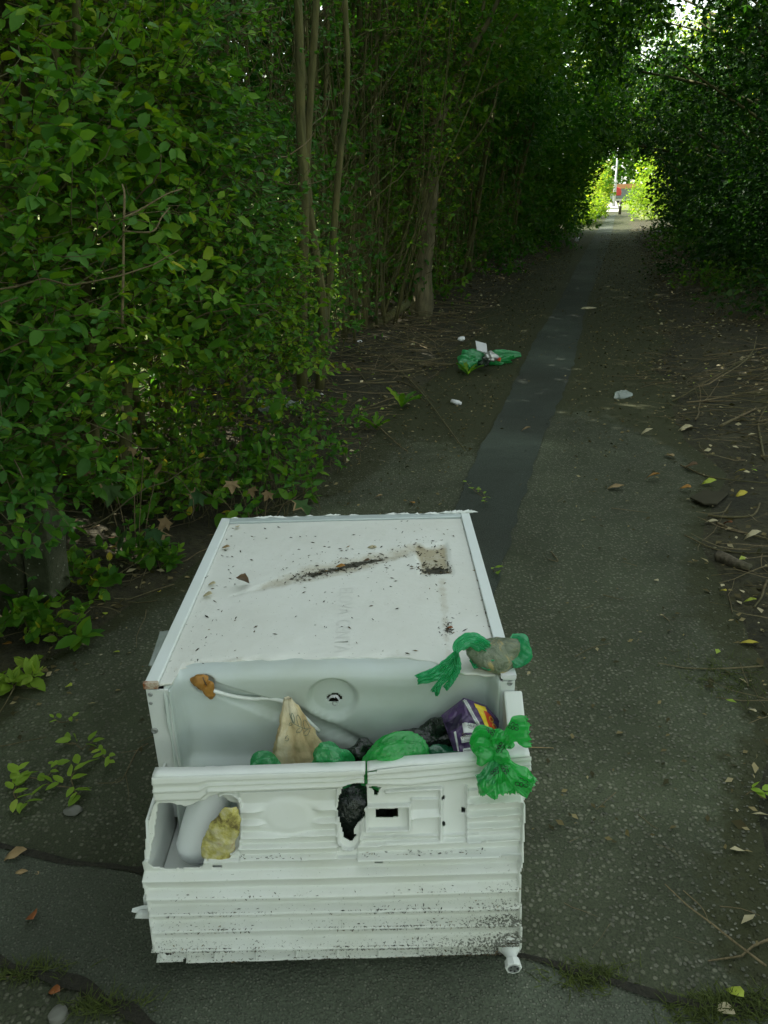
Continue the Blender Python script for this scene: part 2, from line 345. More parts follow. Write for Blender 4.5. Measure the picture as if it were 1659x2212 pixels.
class MB:                                    # collects shapes into one mesh
    def __init__(s): s.V = []; s.F = []; s.c = 0
    def add(s, V, F):
        V = np.asarray(V, float).reshape(-1, 3); s.V.append(V); s.F += [tuple(int(i) + s.c for i in f) for f in F]; s.c += len(V); return s
    def box(s, lo, hi):
        x0, y0, z0 = lo; x1, y1, z1 = hi
        return s.add([(x0, y0, z0), (x1, y0, z0), (x1, y1, z0), (x0, y1, z0), (x0, y0, z1), (x1, y0, z1), (x1, y1, z1), (x0, y1, z1)],
                     [(3, 2, 1, 0), (4, 5, 6, 7), (0, 1, 5, 4), (1, 2, 6, 5), (2, 3, 7, 6), (3, 0, 4, 7)])
    def prism(s, loop, vec):                 # closed loop of 3-D points extruded along vec
        A = np.asarray(loop, float); B = A + np.asarray(vec, float); n = len(A)
        return s.add(np.vstack([A, B]), [tuple(range(n))[::-1], tuple(range(n, 2 * n))] + [(i, (i + 1) % n, (i + 1) % n + n, i + n) for i in range(n)])
    def tube(s, P, R, sides=6, cap=True):
        V, F = tube_geo(P, R, sides, cap); return s.add(V, F)
    def lathe(s, c, axis, prof, sides=20):   # prof: (distance along axis, radius)
        axis = norm(axis); a = norm(np.cross(axis, UP if abs(axis[2]) < .9 else np.array([1.0, 0, 0]))); b = np.cross(axis, a)
        th = np.linspace(0, 2 * np.pi, sides, endpoint=False); V = []
        for h, r in prof: V.append(np.asarray(c) + axis * h + r * (np.cos(th)[:, None] * a + np.sin(th)[:, None] * b))
        V = np.vstack(V); F = []; m = len(prof)
        for i in range(m - 1):
            for j in range(sides): F.append((i * sides + j, i * sides + (j + 1) % sides, (i + 1) * sides + (j + 1) % sides, (i + 1) * sides + j))
        F.append(tuple(range(sides))[::-1]); F.append(tuple(range((m - 1) * sides, m * sides)))
        return s.add(V, F)
    def build(s, name, mat, parent=None, smooth=False, bevel=0.0, origin=None):
        o = mesh(name, np.vstack(s.V), s.F, mat, parent, smooth, origin=origin)
        if bevel:
            b = o.modifiers.new("bevel", 'BEVEL'); b.width = bevel; b.segments = 2; b.limit_method = 'ANGLE'; b.angle_limit = rad(40)
        return o
def tube_geo(P, R, sides=6, cap=True):
    P = np.asarray(P, float); n = len(P); R = np.broadcast_to(np.asarray(R, float), (n,))
    T = norm(np.gradient(P, axis=0)); ref = np.array([.31, .12, .94]) if abs(T[:, 2]).mean() < .8 else np.array([.95, .2, .1])
    A = norm(np.cross(T, ref)); B = np.cross(T, A); th = np.linspace(0, 2 * np.pi, sides, endpoint=False)
    V = (P[:, None] + R[:, None, None] * (np.cos(th)[None, :, None] * A[:, None] + np.sin(th)[None, :, None] * B[:, None])).reshape(-1, 3)
    F = [(i * sides + j, i * sides + (j + 1) % sides, (i + 1) * sides + (j + 1) % sides, (i + 1) * sides + j) for i in range(n - 1) for j in range(sides)]
    if cap: F += [tuple(range(sides))[::-1], tuple(range((n - 1) * sides, n * sides))]
    return V, F
def tubes_np(P, R, sides=3):                 # many equal-length tubes at once: P (T,N,3), R (T,N)
    T, N, _ = P.shape; D = norm(np.gradient(P, axis=1)); A = norm(np.cross(D, np.array([.31, .52, .35]))); B = np.cross(D, A)
    th = np.linspace(0, 2 * np.pi, sides, endpoint=False)
    V = (P[:, :, None] + R[:, :, None, None] * (np.cos(th)[None, None, :, None] * A[:, :, None] + np.sin(th)[None, None, :, None] * B[:, :, None])).reshape(-1, 3)
    t = np.arange(T)[:, None, None] * N * sides; i = np.arange(N - 1)[None, :, None] * sides; j = np.arange(sides)[None, None, :]; j2 = (j + 1) % sides
    F = np.stack([t + i + j, t + i + j2, t + i + sides + j2, t + i + sides + j], -1).reshape(-1, 4)
    return V, F
def curve_pts(pts, n=24):                    # smooth polyline through control points
    P = np.asarray(pts, float); m = len(P)
    if m == 2: return P[0] + (P[1] - P[0]) * np.linspace(0, 1, n)[:, None]
    Q = np.vstack([2 * P[0] - P[1], P, 2 * P[-1] - P[-2]]); out = []
    for u in np.linspace(0, m - 1 - 1e-6, n):
        i = int(u); t = u - i; a, b, c, d = Q[i], Q[i + 1], Q[i + 2], Q[i + 3]
        out.append(.5 * (2 * b + (c - a) * t + (2 * a - 5 * b + 4 * c - d) * t * t + (3 * b - a - 3 * c + d) * t ** 3))
    return np.array(out)
def grid_faces(nu, nv, keep=None):
    i = np.arange(nu - 1)[:, None] * nv; j = np.arange(nv - 1)[None, :]
    F = np.stack([i + j, i + nv + j, i + nv + j + 1, i + j + 1], -1).reshape(-1, 4)
    return F if keep is None else F[keep.reshape(-1)]
def compact(V, F, *arrs):
    u, inv = np.unique(F, return_inverse=True); return (V[u], inv.reshape(F.shape)) + tuple(a[u] for a in arrs)
def inpoly(X, Y, poly):
    poly = np.asarray(poly, float); c = np.zeros(X.shape, bool); n = len(poly)
    for i in range(n):
        x0, y0 = poly[i]; x1, y1 = poly[(i + 1) % n]
        if y0 == y1: continue
        c ^= ((Y < y0) != (Y < y1)) & (X < (x1 - x0) * (Y - y0) / (y1 - y0) + x0)
    return c
def sdist(X, Y, poly, closed=True):          # signed distance, positive inside
    poly = np.asarray(poly, float); n = len(poly); d = np.full(X.shape, 1e9)
    for i in range(n if closed else n - 1):
        a, b = poly[i], poly[(i + 1) % n]; v = b - a; t = np.clip(((X - a[0]) * v[0] + (Y - a[1]) * v[1]) / max(v @ v, 1e-9), 0, 1)
        d = np.minimum(d, np.hypot(X - a[0] - t * v[0], Y - a[1] - t * v[1]))
    return np.where(inpoly(X, Y, poly), d, -d) if closed else d
def solid(o, th, off=-1):
    m = o.modifiers.new("solid", 'SOLIDIFY'); m.thickness = th; m.offset = off; return o
def ico(sub):
    import bmesh
    b = bmesh.new(); bmesh.ops.create_icosphere(b, subdivisions=sub, radius=1); V = np.array([v.co[:] for v in b.verts]); F = np.array([[v.index for v in f.verts] for f in b.faces]); b.free(); return V, F
def text_geo(s, size, font_scale=1.0):
    cu_ = bpy.data.curves.new("t", 'FONT'); cu_.body = s; cu_.size = size; cu_.align_x = 'CENTER'; cu_.align_y = 'CENTER'; cu_.resolution_u = 3
    ob = bpy.data.objects.new("t", cu_); COL.objects.link(ob); bpy.context.view_layer.update()
    me = bpy.data.meshes.new_from_object(ob); V = np.array([v.co[:] for v in me.vertices]); F = [tuple(p.vertices) for p in me.polygons]
    bpy.data.objects.remove(ob); bpy.data.curves.remove(cu_); bpy.data.meshes.remove(me); return V, F

# leaf shapes: unit length along y, normal z
def leaf_tpl(kind, w=.27, fold=.25, curl=.12):
    if kind == 10:
        m = [(0, 0), (0, .3), (0, .65), (0, 1)]; r = [(.75 * w, .18), (w, .46), (.62 * w, .78)]
        V = m + r + [(-x, y) for x, y in r]; F = []
        for o, f in ((4, 0), (7, 1)):
            for t in ((0, o, 1), (1, o, o + 1), (1, o + 1, 2), (2, o + 1, o + 2), (2, o + 2, 3)): F.append(t if not f else t[::-1])
    elif kind == 6:
        V = [(0, 0), (0, .5), (0, 1), (.8 * w, .2), (.9 * w, .62), (-.8 * w, .2), (-.9 * w, .62)]; F = [(0, 3, 1), (1, 3, 4), (1, 4, 2), (0, 1, 5), (1, 6, 5), (1, 2, 6)]
    elif kind == 4:
        V = [(0, 0), (0, .5), (0, 1), (w, .45), (-w, .45)]; F = [(0, 3, 1), (1, 3, 2), (0, 1, 4), (1, 2, 4)]
    else:
        V = [(0, 0), (w, .45), (0, 1), (-w, .45)]; F = [(0, 1, 2), (0, 2, 3)]
    V = np.array([(x, y, fold * abs(x) - curl * y * y + .02 * math.sin(9 * y + 5 * x)) for x, y in V]); return V, np.array(F)
LEAF10, LEAF4, LEAF2 = leaf_tpl(10), leaf_tpl(4), leaf_tpl(2, .3)
LEAF6 = leaf_tpl(6, .29, .3, .16)
LEAFN = leaf_tpl(10, .2, .3, .2)
def inst(tpl, pos, d, nrm, size, width=None):
    V, F = tpl; d = norm(d); nrm = norm(nrm - (nrm * d).sum(-1, keepdims=True) * d); side = np.cross(d, nrm)
    size = np.asarray(size)[:, None, None]; n = len(pos)
    W = pos[:, None] + size * (V[None, :, :1] * side[:, None] + V[None, :, 1:2] * d[:, None] + V[None, :, 2:] * nrm[:, None])
    Fo = (F[None] + (np.arange(n) * len(V))[:, None, None]).reshape(-1, 3)
    return W.reshape(-1, 3), Fo

# ------------------------------------------------------------------ ground, path, verges
def sheet(name, s0, s1, ds, nfun0, nfun1, m, zf, mat, kind="structure"):
    S = np.arange(s0, s1 + 1e-6, ds); T = np.linspace(0, 1, m)
    a, b = nfun0(S), nfun1(S); Nn = a[:, None] + (b - a)[:, None] * T[None]
    P = sn(np.repeat(S[:, None], m, 1), Nn); P[..., 2] = zf(P[..., 0], P[..., 1], S[:, None] + 0 * Nn, Nn)
    o = mesh(name, P.reshape(-1, 3), grid_faces(len(S), m)[:, ::-1], mat, origin=np.zeros(3)); return tag(o, kind=kind)
c0 = lambda v: (lambda S: np.full_like(S, v))
g = 400.0
tag(mesh("ground", [(-g, -g, -.12), (g, -g, -.12), (g, g, -.12), (-g, g, -.12)], [(0, 1, 2, 3)], M['grass'], smooth=False, origin=np.zeros(3)), kind="structure")
fz = lambda x, y, s, n: .0025 * nz(np.stack([x, y, 0 * x], -1), 9, 5)
sheet("path", -3, 40, .08, lambda S: nleft(S) - .35, lambda S: nright(S) + .35, 44, fz, M['tarmac'])
o = bpy.data.objects["path"]; V_ = np.array([v.co[:] for v in o.data.vertices]); S_, N_ = tosn(V_)
so = .95 * sstep(3.2, 5.2, S_ + .9 * (N_ < -.4) + .35 * nz(V_, 2.2, 88)) * (1 - .25 * sstep(9, 16, S_)) + .8 * sstep(-.30, -.02, np.maximum(nleft(S_) - N_, N_ - nright(S_)) + .10 * nz(V_, 5, 89))
a_ = o.data.attributes.new("soil", 'FLOAT', 'POINT'); a_.data.foreach_set("value", np.clip(so, 0, 1).astype(np.float32))
def vz(x, y, s, n):
    d = np.maximum(nleft(s) - n, n - nright(s)); P = np.stack([x, y, 0 * x], -1)
    return np.where(d > 0, gz(x, y), -.03 * np.clip(-d * 6, 0, 1)) + .008 * nz(P, 14, 8) * np.clip(d * 5 + .6, .2, 1) + .006
sheet("left_verge", -3, 30, .08, c0(-2.45), lambda S: nleft(S) + .22, 50, vz, M['soil'])
sheet("right_verge", -3, 30, .09, lambda S: nright(S) - .22, c0(6.0), 60, vz, M['soil'])
sheet("garden_lawn", -6, 34, .5, c0(-40), c0(-2.4), 40, lambda x, y, s, n: .05 + .02 * nz(np.stack([x, y, 0 * x], -1), 2, 4), M['grass'])
sheet("path_verge_grass", 29.5, 62, .25, c0(-9), lambda S: -.75 + .12 * np.sin(S * 2), 30, lambda x, y, s, n: .03 + .03 * nz(np.stack([x, y, 0 * x], -1), 3, 4), M['grass'])
def edgecurve(pts): A = np.array([onz(*p) for p in pts]); return A
def ladder(name, A, B, n, m, z, mat, jit=.012, seed=0, kind="structure"):
    A = curve_pts(A, n); B = curve_pts(B, n)
    A = A + (nd * (jit * nz(A, 23, seed, 3))[:, None]); B = B + (nd * (jit * nz(B, 23, seed + 1, 3))[:, None])
    t = np.linspace(0, 1, m)[None, :, None]; P = A[:, None] * (1 - t) + B[:, None] * t; P[..., 2] = z + .0012 * nz(P, 11, seed)
    o = mesh(name, P.reshape(-1, 3), grid_faces(n, m)[:, ::-1], mat, origin=np.zeros(3)); return tag(o, kind=kind)
ladder("trench_patch_strip", edgecurve([(880, 1330), (985, 1095), (1045, 960), (1110, 830), (1165, 720), (1215, 640), (1255, 560), (1290, 500), (1312, 468)]),
       edgecurve([(1010, 1420), (1085, 1225), (1130, 1080), (1180, 930), (1225, 830), (1250, 740), (1270, 650), (1297, 580), (1318, 520), (1326, 480), (1330, 463)][::1]), 260, 7, .0065, M['tarmac_strip'], .012, 11)
U_ = edgecurve([(-60, 1828), (43, 1841), (172, 1871), (310, 1897), (500, 1950), (700, 2010), (1118, 2073), (1264, 2116), (1492, 2168), (1720, 2205)])
L_ = edgecurve([(-60, 2085), (0, 2099), (107, 2129), (206, 2160), (300, 2198), (450, 2290), (700, 2420), (1100, 2560), (1400, 2680), (1720, 2760)])
def band(name, A, B, z, mat, seed):
    A = curve_pts(A, 220); B = curve_pts(B, 220); j = .010
    A = A + pd * (j * nz(A, 40, seed))[:, None]; B = B + pd * (j * nz(B, 40, seed + 1))[:, None]
    t = np.linspace(0, 1, 8)[None, :, None]; P = A[:, None] * (1 - t) + B[:, None] * t; P[..., 2] = z + .0012 * nz(P, 11, seed)
    return tag(mesh(name, P.reshape(-1, 3), grid_faces(220, 8), mat, origin=np.zeros(3)), kind="structure")
band("cross_patch", U_, L_, .0065, M['tarmac_fine'], 21)
for q, (E_, wd) in enumerate(((U_, .008), (L_, .010))):
    A = curve_pts(E_, 260); w = wd * (.5 + .9 * np.abs(nz(A, 26, 60 + q))); off = .012 * nz(A, 17, 70 + q)
    Pc = A + pd * off[:, None]; P = np.stack([Pc - pd * w[:, None], Pc + pd * .3 * w[:, None], Pc + pd * w[:, None]], 1); P[..., 2] = [.0095, .0115, .0095]
    tag(mesh("crack", P.reshape(-1, 3), grid_faces(260, 3), M['dirt'], origin=np.zeros(3)), kind="structure")
# stones standing proud of the worn tarmac
def chips(name, n, s0, s1, r0_, r1_, mat, keep, zoff=0.0):
    S = s0 + (s1 - s0) * rng.random(n) ** 1.3; Nn = rng.uniform(-1.6, 1.7, n); P = sn(S, Nn); k_ = keep(P, S, Nn); P = P[k_]; n = len(P)
    T = np.array([(1, 0, 0), (.3, .85, 0), (-.8, .5, 0), (-.7, -.6, 0), (.4, -.9, 0), (.1, .05, .5)]); F = np.array([(0, 1, 5), (1, 2, 5), (2, 3, 5), (3, 4, 5), (4, 0, 5)])
    r = rng.uniform(r0_, r1_, n); a = rng.uniform(0, 6.28, n); ca, sa = np.cos(a), np.sin(a); e = rng.uniform(.55, 1, n)
    X = T[None, :, 0] * r[:, None]; Y = T[None, :, 1] * (r * e)[:, None]; Z = (T[None, :, 2] + rng.normal(0, .08, (n, 6))) * r[:, None]
    V = np.stack([P[:, :1] + X * ca[:, None] - Y * sa[:, None], P[:, 1:2] + X * sa[:, None] + Y * ca[:, None], zoff + Z + .0015 + 0 * X], -1)
    V[..., 2] = np.maximum(V[..., 2], .0015 + zoff)
    return tag(mesh(name, V.reshape(-1, 3), (F[None] + (np.arange(n) * 6)[:, None, None]).reshape(-1, 3), mat, smooth=False, attrs={"tint": np.repeat(rng.beta(2, 2.2, n), 6)}, origin=np.zeros(3)), kind="stuff")
bandpoly = np.vstack([np.array(proj(U_)[:2]).T, np.array(proj(L_)[:2]).T[::-1]])
def chipkeep(P, S, Nn):
    x, y, z = proj(P); inb = inpoly(x, y, bandpoly); edge = (Nn < nleft(S)) | (Nn > nright(S) + .15)
    return ~inb & ~edge & (rng.random(len(P)) < .12 + .88 * (nz(P, 2.2, 44) * .5 + .5) ** 2) & ~((P[:, 0] > -.39) & (P[:, 0] < .2) & (P[:, 1] > .9) & (P[:, 1] < 1.73)) & (y < 2500)
chips("stone_chips", 42000, .5, 3.8, .0018, .0046, M['chip'], chipkeep)

# ------------------------------------------------------------------ the dumped fridge, lying on its door
xL, xR, yF, yB, zT = -.3945, .2065, 1.054, 1.736, .452
fr = tag(empty("discarded_fridge", (-.094, 1.33, 0)), "white fridge dumped on its front with a smashed ribbed plastic base facing us", "fridge")
MB().box((xL, yF, .035), (xL + .004, yB, zT - .004)).build("side_panel", M['side'], fr)
MB().box((xR - .004, yF, .035), (xR, yB, zT - .004)).build("side_panel", M['side'], fr)
MB().box((xL + .004, yB - .004, .035), (xR - .004, yB, zT - .006)).build("top_panel", M['side'], fr)
MB().box((xL + .003, .925, .004), (xR - .003, yB, .034)).build("door", M['side'], fr, bevel=.006)
for x0 in (xL - .001, xR - .0205):
    b = MB(); x1 = x0 + .0215
    b.prism([(x0, yF - .002, zT - .012), (x1, yF - .002, zT - .012), (x1, yF - .002, zT - .001), (x0, yF - .002, zT)], (0, yB - yF + .003, 0))
    b.build("edge_trim", M['trim'], fr, bevel=.0015)
MB().box((xL + .0205, yB - .024, zT - .012), (xR - .0205, yB + .001, zT - .0008)).build("edge_trim", plain("galvanised_edge", (.50, .56, .56), .4, .5, .12, .25), fr, bevel=.0015)
tr = []
for k_ in range(60):                                     # frayed film along the far edge
    x = rng.uniform(xL, xR) if k_ < 34 else rng.uniform(xR - .06, xR + .008); h = rng.uniform(.0005, .0026) * (1 if k_ < 34 else 2.4)
    tr.append((x, h))
b = MB()
for x, h in tr:
    w = rng.uniform(.006, .022); y = yB - rng.uniform(-.001, .006)
    b.add([(x - w, y, zT - .001), (x + w, y + rng.uniform(-.004, .004), zT - .001), (x + w * .4, y + .004, zT + h), (x - w * .5, y - .003, zT + h * .7)], [(0, 1, 2, 3)])
tag(b.build("frayed_film", M['plastic_clean'], fr), kind="stuff")
# foam-backed board: a grid with the sunk channel and the pit
eP = [(338, 1477), (371, 1478), (379, 1446), (415, 1438), (480, 1428), (600, 1423), (760, 1420), (870, 1420), (930, 1427), (965, 1440), (1000, 1452), (1095, 1456)]
eW = np.array([onz(*p, .446) for p in eP]); zBd = .4465
nx, ny = 160, 180
X = np.linspace(xL + .021, xR - .021, nx); yb = np.interp(X, eW[:, 0], eW[:, 1]) + .0022 * nz(np.stack([X, 0 * X, 0 * X], -1), 240, 9)
T = np.linspace(0, 1, ny) ; Y = yb[:, None] + (yB - .0245 - yb)[:, None] * T[None]
P = np.stack([np.repeat(X[:, None], ny, 1), Y, np.full((nx, ny), zBd)], -1).reshape(-1, 3); bx, by, _ = proj(P)
ch = sdist(bx, by, [(498, 1287), (560, 1270), (650, 1243), (760, 1222), (900, 1185)], closed=False)
chw = np.interp(bx, [490, 560, 650, 760, 905], [3, 9, 20, 20, 14]); chd = sstep(1.0, .0, ch / chw)
pit = [(903, 1180), (962, 1172), (974, 1236), (907, 1241)]; pt_ = sstep(-8, 9, sdist(bx, by, pit) + 3 * nz(P, 60, 33))
P[:, 2] += -.0032 * chd * (.4 + .6 * sstep(490, 700, bx)) - .0055 * pt_ + .0012 * nz(P, 9, 31) + .0006 * nz(P, 40, 32)
P[:, 2] -= .0025 * sstep(.018, 0, P[:, 1] - np.repeat(yb, ny)) * (.6 + nz(P, 60, 15))
stain = .62 * sstep(1.6, .2, ch / chw) * sstep(480, 600, bx) + .9 * pt_ + .45 * np.exp(-((bx - (952 + (by - 1240) * .10)) / 13) ** 2) * sstep(1235, 1260, by) + .3 * np.exp(-((bx - 860) / 9) ** 2) * sstep(1330, 1420, by) \
    + .35 * sstep(22, 0, sdist(bx, by, [(380, 1446), (480, 1430), (560, 1425)], False)) + .3 * np.exp(-(((bx - 405) / 45) ** 2 + ((by - 1410) / 30) ** 2)) \
    + .55 * sstep(6, 0, np.abs(bx - (1000 + (by - 1120) * .247))) * sstep(1110, 1180, by)
dirt = .74 * np.exp(-(((bx - 695 - (by - 1238) * -2) / 62) ** 2 + ((by - 1234 + (bx - 700) * .2) / 13) ** 2)) + .55 * np.exp(-(((bx - 800) / 70) ** 2 + ((by - 1212 + (bx - 800) * .2) / 5) ** 2)) + 1.2 * np.exp(-(((bx - 941) / 34) ** 2 + ((by - 1229) / 10) ** 2)) + .75 * np.exp(-(((bx - 970) / 14) ** 2 + ((by - 1360) / 16) ** 2))
o = mesh("back_board", P, grid_faces(nx, ny), M['board'], fr, attrs={"stain": stain, "dirt": dirt}); solid(o, .004)
# faint lettering pressed into the board, read along its length
tv, tf = text_geo("ELOVA  CENTA", .034); 
def on_board(tv, c, ang, dz=.0006):
    ca, sa = math.cos(ang), math.sin(ang); W = np.stack([c[0] + tv[:, 0] * ca - tv[:, 1] * sa, c[1] + tv[:, 0] * sa + tv[:, 1] * ca, 0 * tv[:, 0]], -1)
    W[:, 2] = zBd + .0012 * nz(np.stack([W[:, 0], W[:, 1], np.full(len(W), zBd)], -1), 9, 31) + .0006 * nz(np.stack([W[:, 0], W[:, 1], np.full(len(W), zBd)], -1), 40, 32) + dz; return W
cT = onz(742, 1335, zBd)
mesh("embossed_lettering", on_board(tv * np.array([1, 1.15, 1]), cT, -math.pi / 2), tf, plain("faint_lettering", (.648, .657, .62), .6), fr)["kind"] = "stuff"
# crumbs of soil and bark over the board
def crumbs(name, pts, parent, r0_=.0012, r1_=.005, zf=None, el=2.6):
    n = len(pts); V0, F0 = ico(0) if False else (np.array([(1, 0, 0), (-1, 0, 0), (0, .4, 0), (0, -.4, 0), (0, 0, .35), (0, 0, -.2)]), np.array([(0, 2, 4), (2, 1, 4), (1, 3, 4), (3, 0, 4), (2, 0, 5), (1, 2, 5), (3, 1, 5), (0, 3, 5)]))
    r = rng.uniform(r0_, r1_, n) * rng.random(n) ** .6 + r0_ * .4; a = rng.uniform(0, 6.28, n); e = rng.uniform(.22, .9, n)
    x = V0[None, :, 0] * r[:, None]; y = V0[None, :, 1] * (r * e)[:, None]; z = V0[None, :, 2] * (r * .8)[:, None]
    V = np.stack([pts[:, :1] + x * np.cos(a)[:, None] - y * np.sin(a)[:, None], pts[:, 1:2] + x * np.sin(a)[:, None] + y * np.cos(a)[:, None], pts[:, 2:] + z + x * rng.normal(0, .15, n)[:, None]], -1)
    return tag(mesh(name, V.reshape(-1, 3), (F0[None] + (np.arange(n) * 6)[:, None, None]).reshape(-1, 3), M['crumb'], parent, False, {"tint": np.repeat(rng.random(n), 6)}), kind="stuff")
cand = P[rng.integers(0, len(P), 42000)]; cx_, cy_, _ = proj(cand)
from_d = np.interp  # (alias keeps the density line short)
dens = .0028 + .042 * np.clip(np.exp(-np.maximum(0, sdist(cx_, cy_, [(640, 1245), (760, 1222), (905, 1180)], False) - 8) / 22), 0, 1) + .05 * sstep(-14, 4, sdist(cx_, cy_, pit)) + .012 * np.exp(-((cx_ - 455) / 55) ** 2) + .02 * np.exp(-(((cx_ - 955) / 35) ** 2)) * sstep(1235, 1250, cy_) * sstep(1420, 1260, cy_) \
    + .22 * np.exp(-(((cx_ - 695) / 55) ** 2 + ((cy_ - 1236 + (cx_ - 700) * .2) / 8) ** 2)) + .35 * np.exp(-(((cx_ - 941) / 32) ** 2 + ((cy_ - 1229) / 9) ** 2)) + .14 * np.exp(-(((cx_ - 968) / 16) ** 2 + ((cy_ - 1358) / 14) ** 2)) + .09 * sstep(7, 0, np.abs(cx_ - (1001 + (cy_ - 1120) * .247))) * sstep(1120, 1200, cy_)
cp = cand[rng.random(len(cand)) < dens] + np.array([0, 0, .0015])
tag(crumbs("soil_crumbs", cp, None, .0012, .0066), kind="stuff")
# inner wall of the compressor bay
yW, zW0 = 1.085, .15
nx, nv = 190, 125
X = np.linspace(xL + .028, xR - .024, nx); S = np.linspace(0, 1, nv)
prof = curve_pts([(yW + .045, .4415), (yW + .02, .4425), (yW + .003, .437), (yW - .003, .422), (yW - .002, .38), (yW - .006, .25), (yW - .014, zW0)], nv)
P = np.stack([np.repeat(X[:, None], nv, 1), np.repeat(prof[None, :, 0], nx, 0), np.repeat(prof[None, :, 1], nx, 0)], -1).reshape(-1, 3); bx, by, _ = proj(P)
e = np.hypot((bx - 718) / 57, (by - 1508) / 45)
dep = .012 * sstep(1.05, .78, e) - .004 * np.exp(-((e - 1.08) / .07) ** 2)
groove = [(440, 1462), (478, 1478), (550, 1500), (640, 1524), (720, 1562), (800, 1605), (790, 1625), (763, 1604), (606, 1556), (464, 1502), (440, 1490)]
sg = sdist(bx, by, groove); dep = dep + .011 * sstep(-3, 7, sg) - .002 * np.exp(-((sg + 4) / 3.5) ** 2)
dep = np.maximum(dep, .014 * sstep(1.05, .8, np.hypot((bx - 440) / 26, (by - 1478) / 20)))
dep = dep - .016 * sstep(1628, 1650, by) * sstep(372, 395, bx) * sstep(600, 545, bx) - .0 * bx
dep = dep - .034 * sstep(.024, 0, P[:, 0] - X[0]) ** 1.3 - .034 * sstep(.02, 0, X[-1] - P[:, 0]) ** 1.3 - .004 * np.exp(-((bx - 372) / 3) ** 2)
dep = dep + .003 * nz(P * np.array([1, 1, .6]), 16, 77) + .0012 * nz(P, 45, 78)
P[:, 1] += dep; hole = np.hypot((bx - 722) / 11, (by - 1512) / 9) + .35 * nz(P, 260, 5)
Fk = grid_faces(nx, nv); kf = (hole[Fk] > 1).all(1); V2, F2 = compact(P, Fk[kf][:, ::-1])
o = mesh("bay_wall", V2, F2, M['sheet'], fr); solid(o, .0015, 1)
c = ony(722, 1512, yW + .01); b = MB(); th = np.linspace(0, 2 * np.pi, 15)
for i in range(14):                                       # ragged collar left round the drain hole
    r1, r2 = .0085, .0085 + rng.uniform(.002, .0045); z_ = rng.uniform(.003, .008)
    f_ = lambda t, r: c + np.array([r * math.cos(t), 0, r * math.sin(t)])
    b.add([f_(th[i], r1) + (0, -z_, 0), f_(th[i + 1], r1) + (0, -z_ * .6, 0), f_(th[i + 1], r2), f_(th[i], r2)], [(0, 1, 2, 3)])
b.build("drain_collar", M['label'], fr)
MB().lathe(c + np.array([0, .012, 0]), np.array([0, -1.0, 0]), [(0, .004), (.0, .02), (.001, .021)], 14).build("drain_core", M['grime'], fr)
b = MB(); b.tube(c + np.array([(math.cos(t) * .004 + .001, -.004, -.004 + math.sin(t) * .004) for t in np.linspace(.4, 5.2, 10)]), .0011, 5); b.build("drain_clip", M['metal'], fr)
# front flanges of the cabinet, screws
for x0, x1, xs in ((xL, xL + .036, [(325, 1500, .004), (326, 1519, .003), (334, 1578, .006)]), (xR - .0265, xR, [(1101, 1476, .0045)])):
    b = MB().box((x0, yF - .0015, .17), (x1, yF + .002, zT - .0135)); fl = b.build("front_flange", M['side'], fr, bevel=.001)
    for dx, dy, r_ in xs:
        q = ony(dx, dy, yF - .0015); MB().lathe(q, np.array([0, -1.0, .1]), [(0, r_), (.0012, r_ * .95), (.002, r_ * .55), (.0012, r_ * .4)], 12).build("screw", M['metal'], fr)
q = onz(327, 1476, zT - .002); MB().box((xL - .0022, yF - .0035, zT - .0105), (xL + .021, yF + .004, zT + .0004)).build("rusted_corner", M['rustmetal'], fr)
MB().box((xR - .024, yF - .005, zT - .006), (xR + .001, yF + .02, zT + .0006)).build("loose_edge_strip", M['label'], fr)
MB().box((xL + .0365, yF - .004, .17), (xL + .0395, yF + .03, zT - .016)).build("inner_rib", M['sheet'], fr)
# side walls of the plastic base, with the sloping arm on the right
pl = [(.962, .343), (.908, .206), (.886, .052), (1.052, .052), (1.052, .335)]
MB().prism([(xL + .010, y, z) for y, z in [(.934, .279), (.908, .206), (.886, .052), (1.052, .052), (1.052, .290)]], (.004, 0, 0)).build("base_side", M['plastic_clean'], fr)
MB().prism([(xR - .012, y, z) for y, z in pl], (.006, 0, 0)).build("base_side", M['plastic_clean'], fr)
arm = [(1.0525, .418), (1.047, .424), (.966, .358), (.957, .352), (.955, .334), (.985, .30), (1.0525, .30)]
MB().prism([(xR - .019, y, z) for y, z in arm], (.030, 0, 0)).build("side_arm", M['plastic_clean'], fr, bevel=.003)
MB().box((xL + .016, .90, .15), (xR - .012, 1.09, .154)).build("bay_floor", M['plastic_clean'], fr)
# the ribbed base plate: one height field with rows of ledges, frames, slots and broken holes
def C2(px, py): return 265.4 + np.asarray(px, float) * .56, 1592.7 + np.asarray(py, float) * .56
prof = np.array([(.9741, .3735), (.962, .343), (.936, .277), (.908, .206), (.896, .14), (.884, .036)])
prf0 = curve_pts(prof, 900); nx = 350; X = np.linspace(xL - .012, xR + .028, nx)
Pd = np.stack([np.repeat(X[:, None], 900, 1), np.repeat(prf0[None, :, 0], nx, 0), np.repeat(prf0[None, :, 1], nx, 0)], -1)
bx, by, _ = proj(Pd.reshape(-1, 3)); dcx = ((bx - 265.4) / .56).reshape(nx, 900); dcy = ((by - 1592.7) / .56).reshape(nx, 900)
ROWS = [[470, 460, 433], [537, 520.6, 500.6], [593, 583, 560], [656, 643, 628], [719, 705, 691], [789, 780, 765], [874, 864, 848]]
SEQ = [(None, 0)]; up_ = np.linspace(0, 1, 112)
ai_ = np.arange(900)
def keyrow(R_, x): return np.interp(x, [100, 770, 1530], R_)
cols = []
